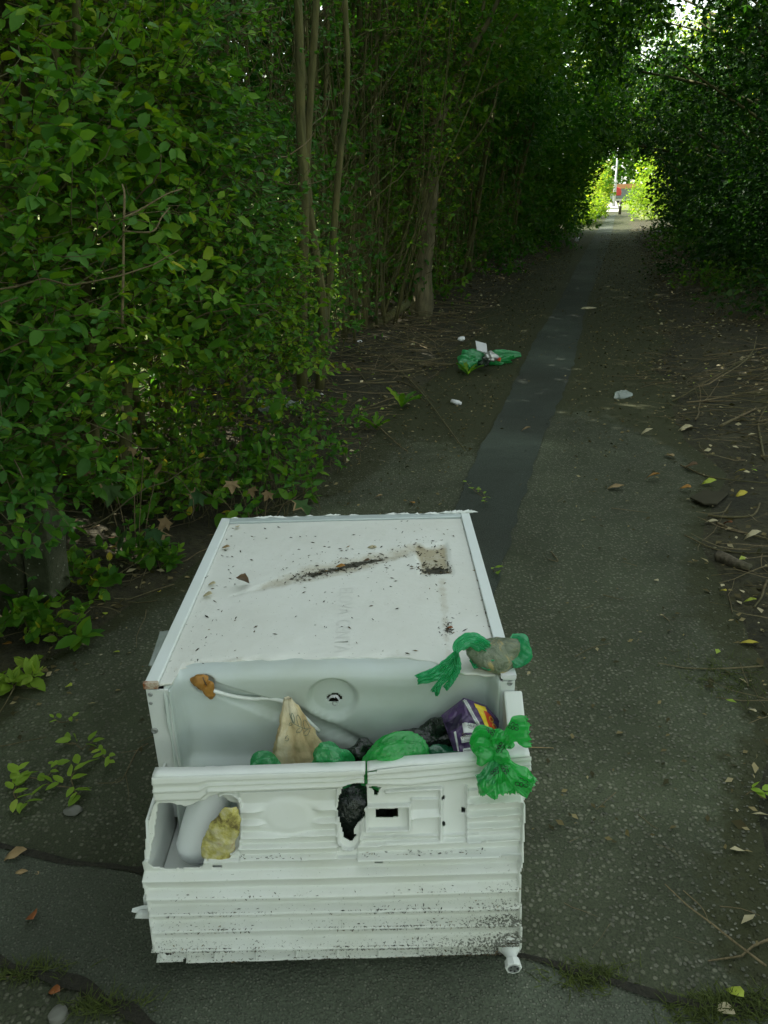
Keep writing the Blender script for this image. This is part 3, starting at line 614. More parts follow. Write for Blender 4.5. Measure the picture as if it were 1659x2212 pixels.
for i in range(nx):                                    # rows of the grid run exactly along the crests, so every ledge has a clean edge
    xm = dcx[i]; ks = []
    kr = [np.interp(0, dcy[i] - keyrow(R_, xm), np.arange(900)) for R_ in ROWS]
    ty = np.interp(xm, [118, 938, 1080, 1568], [145, 118, 100, 62]); lb_ = np.interp(xm, [118, 300, 335, 840, 905, 938, 1100, 1568], [246, 240, 208, 188, 170, 172, 178, 120])
    k0 = np.interp(0, dcy[i] - ty, ai_); k1 = np.interp(0, dcy[i] - np.maximum(lb_, ty + 20), ai_)
    ks += list(k0 * np.linspace(0, 1, 5)[:-1]) + [k0 + (k1 - k0) * f_ for f_ in (0, .12, .255, .305, .40, .475, .505, .55, .595, .635, .68, .715, .755, .83, .895, .93, .97)]
    ks += list(k1 + .5 + (kr[0] - k1 - 1.2) * np.linspace(0, 1, 92)[:-1]); ks.append(kr[0] - .6)
    for a_, b_ in zip(kr[:-1], kr[1:]): ks += list(a_ + .6 + (b_ - a_ - 1.2) * np.linspace(0, 1, 15))
    cols.append(ks)
cols = np.array(cols); nv = cols.shape[1]; ai = np.arange(900)
Pg = np.stack([np.repeat(X[:, None], nv, 1), np.interp(cols, ai, prf0[:, 0]), np.interp(cols, ai, prf0[:, 1])], -1); P = Pg.reshape(-1, 3)
bx, by, _ = proj(P); cx_ = (bx - 265.4) / .56; cy_ = (by - 1592.7) / .56
def line(l, m_, r): return np.interp(cx_, [100, 770, 1530], [l, m_, r])
lipb = np.interp(cx_, [118, 300, 335, 840, 905, 938, 1100, 1568], [246, 240, 208, 188, 170, 172, 178, 120]); topy = np.interp(cx_, [118, 938, 1080, 1568], [145, 118, 100, 62])
ra = np.interp(cx_, [430, 770, 1530], [470, 460, 433]); r0 = line(537, 520.6, 500.6)
rows = [r0, line(593, 583, 560), line(656, 643, 628), line(719, 705, 691), line(789, 780, 765)]
h = np.zeros(len(P))
def saw(y, a, b, amp, knee=.60):                         # between two crests: a flat face, then a shelf running out to the lower crest
    t = (y - a) / (b - a); return np.where((t >= 0) & (t < 1), amp * (.55 * (1 - np.clip(t / knee, 0, 1)) + 1.0 * np.clip((t - knee) / (1 - knee), 0, 1)), 0)
prev = ra
for r_ in rows: h += saw(cy_, prev, r_, .0185 if r_ is not r0 else .014, .68); prev = r_
h += np.where(cy_ < r0, 0.0, .004)
rb = [np.interp(cx_, [459, 820], v) for v in ((208, 192), (286, 274), (334, 326), (384, 374), (426, 419), (470, 458))]
midL = (cx_ > 452) & (cx_ < 830)
bul = np.hypot((cx_ - 640) / 118, (cy_ - 298) / 82)
for a_, b_ in zip(rb[:-1], rb[1:]): h += np.where(midL, saw(cy_, a_, b_, .011) * (sstep(.75, 1.15, bul) if b_ is not rb[-1] else 1), 0)
h += np.where(midL, .005 * sstep(1.15, .55, bul), 0)
rc = [np.interp(cx_, [920, 1540], v) for v in ((415, 388), (455, 430))]
h += np.where((cx_ > 905) & (cy_ > rc[0] - 30), saw(cy_, rc[0] - 34, rc[0], .012) + saw(cy_, rc[0], rc[1] + 8, .013), 0)
rd = [np.interp(cx_, [1325, 1540], v) for v in ((195, 178), (248, 238), (300, 288), (348, 334), (392, 378))]
for a_, b_ in zip(rd[:-1], rd[1:]): h += np.where((cx_ > 1326) & (cx_ < 1536), saw(cy_, a_, b_, .012), 0)
def frame(poly, w, amp):
    s_ = sdist(cx_, cy_, poly); return amp * sstep(w + 3, w, np.abs(s_))
h = np.maximum(h, frame([(1000, 205), (1226, 190), (1226, 398), (1000, 405), (1000, 205)], 4, .008) * (cx_ > 1010))
h = np.maximum(h, np.where((cx_ > 1110) & (cx_ < 1222), saw(cy_, 230, np.interp(cx_, [1110, 1222], [312, 302]), .009), 0))
h = np.maximum(h, .009 * sstep(4.5, 2, np.abs(cx_ - 1325)) * (cy_ > 180) * (cy_ < 395))
win = [(938, 262), (1104, 257), (1106, 352), (938, 358)]; sw = sdist(cx_, cy_, win)
h = np.maximum(h, .011 * sstep(6, 3, np.abs(sw))); h = np.where(sw > 5, -.016 * sstep(4, 12, sw), h)
for cxs, y0, y1, w in ((872, 205, 385, 44), (405, 262, 395, 50)):
    s_ = sdist(cx_, cy_, [(cxs, y0), (cxs, y1 - .1)], False) - w; h = np.maximum(h, .009 * sstep(6, 2, np.abs(s_)) * (cy_ > 150)); h = np.where((s_ < -2) & (cy_ > 160), -.004, h)
inlip = cy_ < lipb                                       # the stepped moulding along the top
tl = (cy_ - topy) / np.maximum(lipb - topy, 20)
h = np.where(inlip, .013 - .005 * sstep(.26, .30, tl) + .003 * sstep(.48, .5, tl) - .004 * sstep(.60, .63, tl) + .004 * sstep(.72, .75, tl) * (cx_ > 330) - .003 * sstep(.9, 1, tl), h)
low = cy_ > rows[-1]                                      # the row of shallow cells along the bottom
cell = np.zeros(len(P))
for xe in (252, 357, 513, 669, 826, 985, 1141, 1296, 1409): cell = np.maximum(cell, .007 * sstep(3.5, 2, np.abs(cx_ - xe - (cy_ - 800) * .02)))
bl = np.interp(cx_, [250, 1410], [852, 828]); cell = np.maximum(cell, .009 * sstep(bl - 24, bl, cy_))
h = np.where(low, -.004 + cell * 1.6, h)
er = np.interp(cy_, [60, 200, 240, 470, 500, 772], [1569, 1571, 1549, 1540, 1531, 1536])
h = np.where((er - cx_ < 13) & (cy_ > 240) & (cy_ < 775), .015, h); el = np.interp(cy_, [500, 540, 640, 782], [78, 81, 102, 121]); h = np.where((cx_ - el < 9) & (cy_ > 545) & (cy_ < 785), .012, h)
h = h + .0006 * nz(P, 30, 55) + .0007 * nz(P, 5, 56)
hole1 = [(142, 250), (215, 263), (262, 262), (300, 250), (332, 226), (375, 222), (402, 250), (440, 262), (447, 300), (440, 345), (416, 400), (418, 460), (318, 462), (312, 484), (275, 502), (200, 508), (112, 494), (103, 484)]
hole2 = [(850, 186), (872, 176), (890, 168), (937, 171), (937, 265), (926, 300), (908, 330), (890, 355), (888, 375), (896, 372), (880, 402), (850, 386), (840, 330), (838, 306), (828, 245), (848, 214)]
hole3 = [(950, 182), (992, 188), (986, 224), (975, 222), (973, 196)]
slots = [[(978, 277), (1060, 274), (1060, 306), (980, 308)], [(1228, 222), (1239, 222), (1239, 236), (1228, 236)], [(1228, 326), (1239, 326), (1239, 341), (1228, 341)], [(1306, 270), (1317, 270), (1317, 286), (1306, 286)], [(352, 488), (380, 488), (380, 500), (352, 500)], [(972, 472), (1000, 471), (1000, 484), (972, 485)]]
outl = [(118, 144), (937, 117), (937, 119), (941, 118), (1080, 99), (1568, 61), (1571, 200), (1549, 240), (1540, 470), (1531, 500), (1536, 740), (1537, 772), (1531, 838), (1412, 842), (1410, 846), (250, 868), (248, 846), (134, 853), (121, 782), (102, 640), (81, 540), (78, 500), (90, 350), (112, 270), (124, 250)]
jx = cx_ + 5 * nz(P, 210, 90, 2); jy = cy_ + 5 * nz(P, 210, 91, 2)
kill = ~inpoly(cx_, cy_, outl) | inpoly(jx, jy, hole1) | inpoly(jx, jy, hole2) | inpoly(jx, jy, hole3) | (np.abs(cx_ - 938.5) < 3.2) & (cy_ < 178)
for s_ in slots: kill |= inpoly(cx_, cy_, s_)
n0_ = norm(np.stack([0 * ai, np.gradient(prf0[:, 1]), -np.gradient(prf0[:, 0])], -1)); n0_ = np.where(n0_[:, 1:2] > 0, -n0_, n0_); nrm_ = np.stack([np.interp(cols.ravel(), ai, n0_[:, k_]) for k_ in range(3)], -1)
# the crack lets the right half stand a little proud of the left
h = h + np.where((cx_ > 938) & (cy_ < 360), .004 * sstep(360, 150, cy_), 0)
P = P + h[:, None] * nrm_
gr = np.zeros(len(P)); prev = ra
for r_, wt in zip(rows + [bl], (.35, .45, .65, .85, 1.0, 1.0)):
    t_ = (cy_ - prev) / np.maximum(r_ - prev, 1); gr = np.where((t_ >= 0) & (t_ < 1), wt * (.18 + .50 * sstep(.60, .80, t_)), gr); prev = r_
gr = gr * (.35 + .65 * sstep(-.2, .5, nz(P, 9, 121) + .35 * (cx_ - 700) / 800)) + .30 * sstep(1050, 1500, cx_) * sstep(520, 700, cy_) * (.5 + .6 * nz(P, 22, 122)) + .12 * (cy_ > 300)
Fk = grid_faces(nx, nv); kf = ~(kill[Fk].any(1)); V2, F2, G2 = compact(P, Fk[kf][:, ::-1], gr)
o = mesh("base_plate", V2, F2, M['plastic'], fr, smooth=False, attrs={"grime": G2}); solid(o, .0028, -1); base_plate = o
for name, pts in (("plate_lip", [(331, 1674), (480, 1671), (650, 1665), (789, 1659)]), ("plate_lip", [(793, 1660), (868, 1649), (1000, 1640), (1143, 1628)])):
    A = curve_pts([ony(px, py - 1, .9585) for px, py in pts], 40); A = A + np.array([0, -.007, .0])
    A[:, 2] += .0008 * nz(A, 60, 4); Q = [(0, 0, 0), (0, .004, .0025), (0, .020, .0025), (0, .021, -.012)]
    V = (A[:, None] + np.array(Q)[None]).reshape(-1, 3); solid(mesh(name, V, grid_faces(40, 4), M['plastic_clean'], fr), .003)
# broken shards on the left edge
def slab(name, pts, Y, th, mat, par, dY=None):
    A = [ony(px, py, Y + (dY[i] if dY else 0)) for i, (px, py) in enumerate(pts)]; return MB().prism(A, (0, th, .001)).build(name, mat, par)
slab("broken_shard", [(284, 1970), (305, 1964), (326, 1961), (328, 1972), (300, 1974)], .905, .006, M['plastic_clean'], fr, [-.012, -.004, 0, 0, -.006])
slab("broken_shard", [(291, 1984), (297, 1976), (306, 1973), (328, 1976), (328, 1985)], .90, .006, M['plastic_clean'], fr, [-.012, -.01, -.006, 0, 0])
slab("side_tab", [(309, 1939), (318, 1939), (326, 1966), (312, 1966)], .915, .008, M['plastic_clean'], fr)
slab("side_tab", [(318, 1785), (330, 1783), (334, 1838), (316, 1850)], .955, .01, M['plastic_clean'], fr)
# levelling foot at the right, empty foot socket at the left
q = ony(1101, 2046, .878); ax = np.array([.02, -1, -.06])
ft = MB().lathe(q, ax, [(-.004, .0155), (.004, .015), (.010, .012), (.012, .009), (.025, .0085)], 18).build("levelling_foot", M['plastic_clean'], fr, True)
MB().lathe(q + norm(ax) * .022, ax, [(0, .0085), (.001, .0122), (.012, .0134), (.014, .0124)], 8).build("foot_cap", M['plastic_clean'], ft)
MB().lathe(q + norm(ax) * .0355, ax, [(0, .0092), (.0012, .0092), (.0013, .0076), (.0006, .0072)], 12).build("foot_rim", M['metal'], ft)
for a_ in (0, 1.26, 2.5, 3.8, 5.0):
    MB().lathe(q + norm(ax) * .0356 + .0058 * np.array([math.cos(a_), 0, math.sin(a_)]), ax, [(0, .0017), (.001, .0017)], 6).build("foot_slot_shade", M['hole'], ft)
MB().lathe(ony(1101, 2042, .878), np.array([0, -1.0, 0]), [(-.005, .019), (.003, .019), (.0045, .017), (.002, .014)], 20).build("foot_collar", M['plastic'], fr, True)
q = ony(363, 2055, .884); ring = MB().lathe(q, np.array([0, -1.0, 0]), [(-.004, .013), (.005, .0125), (.006, .0105), (.001, .0095), (.001, .003)], 22).build("foot_socket", M['plastic'], fr, True)
b = MB()
for a_, r_, w in ((.3, .005, .004), (2.2, .0045, .003), (4.4, .004, .0045), (5.4, .006, .0025)): b.lathe(q + np.array([r_ * math.cos(a_), -.0012, r_ * math.sin(a_)]), np.array([0, -1.0, 0]), [(0, w * .8), (.0008, w * .6)], 7)
b.build("socket_hole_shade", M['hole'], ring)
# white tank and torn insulation seen through the big hole
A = ony(*[float(v) for v in C2(352, 190)], .992); B = ony(*[float(v) for v in C2(268, 468)], .960)
b = MB(); d_ = B - A; Ld = np.linalg.norm(d_); b.lathe(A, d_, [(-.02, .030), (0, .033), (Ld * .5, .034), (Ld * .82, .033), (Ld * .93, .027), (Ld, .015)], 28); b.build("evaporator_tank", M['drum'], fr, True)
fo = np.array([(398, 272), (441, 268), (446, 300), (441, 350), (430, 400), (420, 440), (418, 457), (345, 457), (314, 446), (318, 402), (343, 340), (372, 305)], float)
gx, gy = np.meshgrid(np.linspace(300, 452, 46), np.linspace(262, 464, 60), indexing='ij'); dx_, dy_ = C2(gx, gy)
Pf = np.array([ony(a_, b_, .921) for a_, b_ in zip(dx_.ravel(), dy_.ravel())]); sf = sdist(gx.ravel() + 6 * nz(Pf, 150, 61), gy.ravel() + 6 * nz(Pf, 150, 62), fo)
Pf[:, 1] += -.006 * sstep(-4, 16, sf) + .004 * nz(Pf, 60, 63) - .0016 * ridge(Pf, 130, 64); Fk = grid_faces(46, 60); kf = (sf[Fk] > -2).all(1); V2, F2 = compact(Pf, Fk[kf])
solid(mesh("torn_insulation", V2, F2, M['foam'], fr), .006, -1)
A = [ony(460, 1492, yW - .010), ony(500, 1503, yW - .004), ony(545, 1509, yW), ony(585, 1509, yW - .001), ony(628, 1524, yW - .012), ony(690, 1580, yW - .018)]
MB().tube(curve_pts(A, 40), .0034, 8).build("drain_pipe", M['plastic_clean'], fr, True)
# dark grit caught on the ledges of the plate
gm = (~kill) & (rng.random(len(P)) < .0)
pr = []
for r_ in rows[1:] + [bl]:
    t = rng.random(1300); xs = 120 + 1410 * t ** .7; i_ = np.searchsorted(np.array([0]), xs)
    lx = np.interp(xs, [100, 770, 1530], [np.interp(v, cx_[:1], r_[:1]) if False else v for v in (0, 0, 0)])
    pr.append(xs)
ledges = [((593, 583, 560), .25), ((656, 643, 628), .5), ((719, 705, 691), .75), ((789, 780, 765), 1.0), ((853, 842, 826), 1.0), ((470, 460, 433), .35)]
ys_v = cy_; gpts = []
from bisect import bisect
colx = cx_.reshape(nx, nv); coly = cy_.reshape(nx, nv); colP = P.reshape(nx, nv, 3); colK = kill.reshape(nx, nv)
for (l, m_, r_), wt in ledges:
    n_ = int(900 * wt); xs = rng.uniform(130, 1525, n_)
    cl = nz(np.stack([xs * .02, np.full(n_, l * .1), 0 * xs], -1), 1.0, 17) + .35 * (xs - 800) / 700 * (wt > .4)
    xs = xs[cl > rng.uniform(-.5, .75, n_)]
    for x_ in xs:
        i = int(np.clip(np.searchsorted(colx[:, nv // 2], x_), 0, nx - 1)); y_ = np.interp(x_, [100, 770, 1530], [l, m_, r_]) - abs(rng.normal(0, 5)) - 3
        j = int(np.clip(np.searchsorted(coly[i], y_), 1, nv - 1))
        if not colK[i, j]: gpts.append(colP[i, j] + np.array([0, -.0004, .0006]))
tag(crumbs("ledge_grit", np.array(gpts), None, .0008, .0036), kind="stuff")

# ------------------------------------------------------------------ plants
def grow(base, d0, L, N, droop=0.0, jit=.25):
    T = len(base); P = np.zeros((T, N, 3)); P[:, 0] = base; d = norm(d0); L = np.broadcast_to(np.asarray(L, float), (T,)); D = np.zeros((T, N, 3)); D[:, 0] = d
    for i in range(1, N):
        d = norm(d + jit * rng.normal(size=(T, 3)) + np.array([0, 0, droop])); P[:, i] = P[:, i - 1] + d * (L / (N - 1))[:, None]; D[:, i] = d
    return P, D
def twig_leaves(P, D, size, start=1, skip=.08, face=None, per=2):
    T, N, _ = P.shape; out = []; size = size * np.clip(1 + .28 * rng.normal(size=T), .5, 1.6)
    for i in range(start, N):
        ax = D[:, i]; h = norm(np.cross(ax, UP + .01)); v = np.cross(ax, h)
        for s_ in range(per):
            side = (h if i % 2 else h * .75 + v * .45) * (1 if s_ else -1)
            ld = norm(.55 * ax + .9 * side + .28 * rng.normal(size=(T, 3)) - np.array([0, 0, .10])); nn = UP * .75 + .45 * rng.normal(size=(T, 3))
            if face is not None: nn = nn + face
            sz = size * rng.uniform(.6, 1.15, T) * (1 if i < N - 1 else .8); ok = rng.random(T) > skip
            out.append((P[ok, i] + .02 * sz[:, None][ok] * ax[ok], ld[ok], nn[ok], sz[ok]))
        if i == N - 1:
            for k_ in range(2):
                ld = norm(ax + .5 * rng.normal(size=(T, 3))); out.append((P[:, i], ld, UP + .5 * rng.normal(size=(T, 3)), size * rng.uniform(.5, .9, T)))
    return [np.concatenate(a) for a in zip(*out)]
def cluster(P, sc, seed, amt=.5): return np.clip(.5 + amt * nz(P, sc, seed), 0, 1)
LEAFMESH = {}
def leaf_parts(root, sel, mat, tpl, name="leaf"):
    key = (mat.name, id(tpl))
    if key not in LEAFMESH:
        vs = []
        for j in range(5):
            V, F = tpl; V = V.copy(); V[:, 2] += rng.uniform(-.12, .12) * V[:, 1] ** 2 + rng.uniform(-.25, .25) * V[:, 0] * V[:, 1]; V[:, 0] *= rng.uniform(.85, 1.15)
            me = rawmesh("leaf", V, F, {"tint": np.full(len(V), rng.uniform(.2, .6))}); me.materials.append(mat); me.polygons.foreach_set("use_smooth", np.ones(len(me.polygons), bool)); vs.append(me)
        LEAFMESH[key] = vs
    ms = LEAFMESH[key]; w = np.array(root["_w"])
    for p, d, n_, s_ in zip(*sel):
        d = norm(d); n_ = norm(n_ - (n_ @ d) * d); x = np.cross(d, n_)
        o = bpy.data.objects.new(name, ms[rng.integers(0, len(ms))]); COL.objects.link(o); o.parent = root
        q = p - w; o.matrix_local = Matrix([[float(x[i] * s_), float(d[i] * s_), float(n_[i] * s_), float(q[i])] for i in range(3)] + [[0, 0, 0, 1]])
def foliage(root, L, mat, tpl, nparts=0, tpl_part=None, part_mat=None, seed=0, name="foliage", clump=3.0):
    pos, d, n_, s_ = L
    if nparts:
        x, y, z = proj(pos); inside = (x > -10) & (x < 1670) & (y > -10) & (y < 2220) & (z > .4); px = np.where(inside, s_ / z, 0) * (1 + .1 * rng.random(len(pos)))
        # spread the single leaves: prefer near, unhidden ones
        idx = np.argsort(-px)[:nparts]; idx = idx[px[idx] > 0]
        leaf_parts(root, (pos[idx], d[idx], n_[idx], s_[idx]), part_mat or mat, tpl_part or tpl)
        m = np.ones(len(pos), bool); m[idx] = False; pos, d, n_, s_ = pos[m], d[m], n_[m], s_[m]
    V, F = inst(tpl, pos, d, n_, s_); k_ = len(tpl[0])
    tint = np.clip(.45 + .22 * rng.normal(size=len(pos)) + .36 * nz(pos, clump, 300 + seed), 0, .93); tint = np.where(rng.random(len(pos)) > .997, 1.0, tint)
    return tag(mesh(name, V, F, mat, root, attrs={"tint": np.repeat(tint, k_)}), kind="stuff")
def twigs_mesh(root, P, r0_, r1_, mat=None, name="twig"):
    R = np.linspace(r0_, r1_, P.shape[1])[None] * rng.uniform(.7, 1.3, (len(P), 1)); V, F = tubes_np(P, R, 3)
    return tag(mesh(name, V, F, mat or M['twig'], root), kind="stuff")
def wob_stem(p0, p1, r_, bend=.1, n=12, seed=0):
    t = np.linspace(0, 1, n)[:, None]; P = np.asarray(p0) * (1 - t) + np.asarray(p1) * t; a = rng.normal(size=3) * bend; a[2] *= .2
    P = P + a * np.sin(np.pi * t) + .35 * bend * np.stack([nz(P, 3, 500 + seed), nz(P, 3, 600 + seed), 0 * P[:, 0]], 1) * np.minimum(1, t * 4)
    return P, r_ * (1 - .55 * t[:, 0]) * (1 + .1 * nz(P, 14, seed)) * (1 + .5 * np.exp(-t[:, 0] * 14))
def stems(root, specs, mat=None, sides=8, name="stem"):
    for i, (p0, p1, r_, bend) in enumerate(specs):
        P, R = wob_stem(p0, p1, r_, bend, 14, int(rng.integers(0, 999))); b = MB().tube(P, R, sides)
        b.build(name, mat or M['stem'], root, True)
def boxpts(n, s0, s1, n0, n1, z0, z1, sc=3.0, seed=0, th=.45, zpow=1.0):
    S = rng.uniform(s0, s1, n); Nn = rng.uniform(n0, n1, n); Z = z0 + (z1 - z0) * rng.random(n) ** zpow; P = sn(S, Nn, Z)
    return P[cluster(P, sc, seed, .75) > th + .25 * (rng.random(n) - .5)]
OUT = nd                                             # hedges on the left face this way
# --- the leafy hedge bushes on the left, nearest first
HG = "hedge bushes along the left of the path"
def bush(label, s0, s1, n0, n1, zones, nst, seed, size=.05, parts=290, bare=None):
    root = tag(empty("hedge_bush", sn((s0 + s1) / 2, (n0 + n1) / 2 - .35, gz(*sn((s0 + s1) / 2, n0)[:2]))), label, "bush", HG)
    sp = []
    for i in range(nst):
        s_ = rng.uniform(s0, s1); n_ = rng.uniform(n0 - .55, n0 + .12); b0 = sn(s_, n_, 0); b0[2] = gz(b0[0], b0[1]) - .03
        sp.append((b0, sn(s_ + rng.normal(0, .22), n_ + rng.uniform(-.1, .35), rng.uniform(1.9, 3.0)), rng.uniform(.008, .024), .07))
    stems(root, sp)
    B = []
    for (cnt, z0, z1, a, b_, th) in zones: B.append(boxpts(int(cnt * 3.2), s0 - .1, s1 + .1, a, b_, z0, z1, 3.7, seed, th + .19))
    B = np.concatenate(B); d0 = OUT * rng.uniform(.2, 1.1, (len(B), 1)) + pd * rng.normal(0, .6, (len(B), 1)) + UP * rng.uniform(-.15, .8, (len(B), 1))
    P, D = grow(B, d0, rng.uniform(.13, .30, len(B)), 6, -.02, .22); L = twig_leaves(P, D, size, 1, .12, OUT * .45)
    twigs_mesh(root, P, .0022, .0009)
    # long bare twigs crossing the bush
    k_ = 26 if bare is None else bare; B2 = boxpts(k_ * 2, s0, s1, n0 - .3, n1, .15, 2.0, 3, seed, .0)[:k_]
    P2, D2 = grow(B2, OUT * rng.uniform(-.2, .9, (len(B2), 1)) + pd * rng.normal(0, 1, (len(B2), 1)) + UP * rng.uniform(-.5, .7, (len(B2), 1)), rng.uniform(.25, .7, len(B2)), 9, 0, .28)
    twigs_mesh(root, P2, .0042, .0014, M['stick'], "bare_twig")
    fm = tosn(L[0])[1] > n0 - .12; foliage(root, [a_[fm] for a_ in L], M['leaf'], LEAF6, parts, LEAF10, seed=seed); foliage(root, [a_[~fm] for a_ in L], M['leaf'], LEAF2, seed=seed, name="inner_foliage"); return root
bush("leafy hedge bush at the near left edge behind the leaning concrete post", .9, 1.75, -1.75, -1.42, [(420, .55, 1.9, -2.0, -1.36, .40), (150, 1.2, 2.4, -2.3, -1.4, .4), (60, .36, .62, -1.72, -1.45, .4)], 7, 1, .042)
bush("big leaved hedge bush left of the fridge with a bright gap low down", 1.75, 2.55, -1.85, -1.40, [(560, .72, 2.0, -2.0, -1.30, .36), (150, .22, .75, -1.9, -1.45, .40), (200, 1.4, 2.6, -2.3, -1.3, .4)], 8, 2, .045)
bush("hedge bush of small round leaves above the far left corner of the fridge", 2.55, 3.3, -1.9, -1.32, [(560, .45, 1.75, -1.95, -1.28, .40), (120, .2, .5, -1.7, -1.3, .5), (220, 1.4, 2.6, -2.3, -1.3, .46)], 8, 3, .036)
bush("thin hedge bush hanging over the mossy concrete post stump", 3.3, 4.3, -2.0, -1.42, [(520, .35, 1.6, -2.1, -1.38, .44), (220, 1.3, 2.6, -2.3, -1.4, .50)], 9, 4, .036)
# low growth at the foot of the hedge
LG = "low bushy growth at the foot of the hedge"
def low_plant(label, cx, cy, rx, ry, h, n, size, seed, mat='leaf', parts=110, name="low_shrub", cat="shrub", grp=LG):
    c = onz(cx, cy); c[2] = gz(c[0], c[1]); root = tag(empty(name, c), label, cat, grp)
    a = rng.uniform(0, 6.28, n); r_ = np.sqrt(rng.random(n)); B = c + np.stack([rx * r_ * np.cos(a), ry * r_ * np.sin(a), 0 * a], 1); B[:, 2] = gz(B[:, 0], B[:, 1])
    d0 = UP + .5 * rng.normal(size=(n, 3)) + .35 * OUT; d0[:, 2] = np.abs(d0[:, 2]) + .3
    P, D = grow(B, d0, h * rng.uniform(.4, 1.1, n), 5, .03, .2); L = twig_leaves(P, D, size, 2, .1, OUT * .3)
    twigs_mesh(root, P, .002, .0009); foliage(root, L, M[mat], LEAF10, parts, LEAF10, seed=seed); return root
low_plant("wide patch of low glossy bushes behind the fridge's far left corner", 520, 1085, .38, .30, .30, 130, .044, 21, parts=150)
low_plant("low leafy sprigs to the left of the fridge's far corner", 330, 1120, .26, .20, .30, 90, .045, 22)
low_plant("small dark leafy seedling on bare soil beside the fridge's left side", 318, 1225, .10, .06, .13, 22, .05, 23, parts=80)
low_plant("green sprigs growing at the foot of the leaning concrete post", 165, 1290, .12, .06, .16, 24, .05, 24, parts=80)
low_plant("dark leafed seedlings below the leaning concrete post", 85, 1375, .16, .07, .14, 26, .05, 25, parts=80)
low_plant("trailing weeds in the soil just past the fridge", 640, 1000, .30, .25, .16, 50, .036, 26, parts=60)
low_plant("weeds under the hedge short of the stump", 690, 930, .25, .30, .18, 46, .036, 27, parts=50)
low_plant("leafy undergrowth filling the gap behind the near hedge trunk", 235, 1010, .5, .3, .42, 120, .046, 31, parts=60)
low_plant("leafy undergrowth below the bare twigs left of the sycamore leaves", 380, 985, .45, .3, .36, 110, .042, 32, parts=60)
low_plant("leafy undergrowth at the left edge between the hedge stems", 60, 1010, .45, .25, .4, 90, .046, 33, parts=60)
# pale round leaves on the tarmac at the left edge
low_plant("pale grey green rosette plant on the tarmac at the left edge", 40, 1480, .05, .03, .06, 9, .045, 28, 'leaf_cut', 40, "rosette_plant", "weed")
# --- sycamore sapling: big lobed leaves browned at the rim
def maple():
    th = []; 
    for a, r_ in ((-150, .30), (-118, .62), (-95, .42), (-62, .85), (-40, .52), (-22, .60), (0, 1.0), (22, .60), (40, .52), (62, .85), (95, .42), (118, .62), (150, .30)): th.append((math.sin(rad(a)) * r_ * .62, .32 + math.cos(rad(a)) * r_ * .62))
    V = [(0, .30, 0)] + [(x, y, .22 * abs(x) - .30 * (y - .3) ** 2 + .08 * math.sin(14 * x + 9 * y)) for x, y in th]; n = len(th)
    V += [(x * 1.0, y, z) for x, y, z in []]
    return np.array(V), np.array([(0, i + 1, i + 2) for i in range(n - 1)] + [(0, n, 1)])
MAPLE = maple()
k = leaf_mat("sycamore_leaf", [(0, (.022, .06, .022)), (.6, (.04, .095, .03)), (1, (.08, .12, .03))], .25, .6)
k_rim = leaf_mat("browned_leaf", [(0, (.14, .085, .04)), (1, (.34, .24, .13))], .1, .7, 1)
def sycamore(label, base, spots, seed):
    c = onz(*base); c[2] = gz(c[0], c[1]); root = tag(empty("sycamore_sapling", c), label, "sapling", "sycamore saplings under the hedge")
    for (dx, dy, up, sz, tilt, dead) in spots:
        p = ony(dx, dy, c[1] - up); st = c + (p - c) * np.array([.25, .25, 0]); MB().tube(curve_pts([st, (st + p) / 2 + np.array([0, .02, .03]), p], 10), .0016, 5).build("stalk", M['stick'], root, True)
        d_ = norm(np.array([tilt + .4 * rng.normal(), -.7, -.45])); n_ = norm(UP + np.array([0, -.5, 0]) + .5 * rng.normal(size=3)); sz *= .8 if dead else 1.0; V, F = inst(MAPLE, p[None], d_[None], n_[None], np.array([sz]))
        o = mesh("lobed_leaf", V, F, k_rim if dead else k, root, attrs={"tint": np.full(len(V), .5)})
        if dead == 2: o["label"] = "brown shrivelled leaf"
        if not dead:
            V2 = V[0] + (V - V[0]) * np.array([1.07, 1.07, 1.07]) - np.array([0, 0, .0015]); sel = [1, 2, 3, 4, 5] if rng.random() < .5 else [8, 9, 10, 11]
            W = []; Fq = []
            for i in sel: W += [V[i] * .8 + V[0] * .2, V[i + 1] * .8 + V[0] * .2, V2[i + 1], V2[i]]; j = len(W); Fq.append((j - 4, j - 3, j - 2, j - 1))
            mesh("browned_rim", np.array(W) + np.array([0, -.001, .001]), Fq, k_rim, root, attrs={"tint": np.full(len(W), .6)})
sycamore("sycamore sapling with brown edged lobed leaves between post and fridge", (285, 1215), [(240, 1040, .02, .11, .3, 0), (275, 1140, .05, .10, -.2, 0), (325, 1135, .02, .11, .3, 0), (370, 1120, .0, .08, -.4, 1), (310, 985, .0, .07, .5, 1), (285, 965, .0, .06, -.3, 2), (345, 1000, .0, .07, .2, 1), (200, 1010, 0, .07, -.3, 1)], 31)
sycamore("sycamore sapling with two brown hanging leaves above the fridge's far edge", (560, 1150), [(500, 1035, .02, .09, .2, 2), (545, 1050, .0, .07, -.1, 2), (640, 1075, .03, .12, .2, 0), (440, 1060, .02, .09, -.2, 0), (585, 1060, .0, .07, .2, 1)], 32)

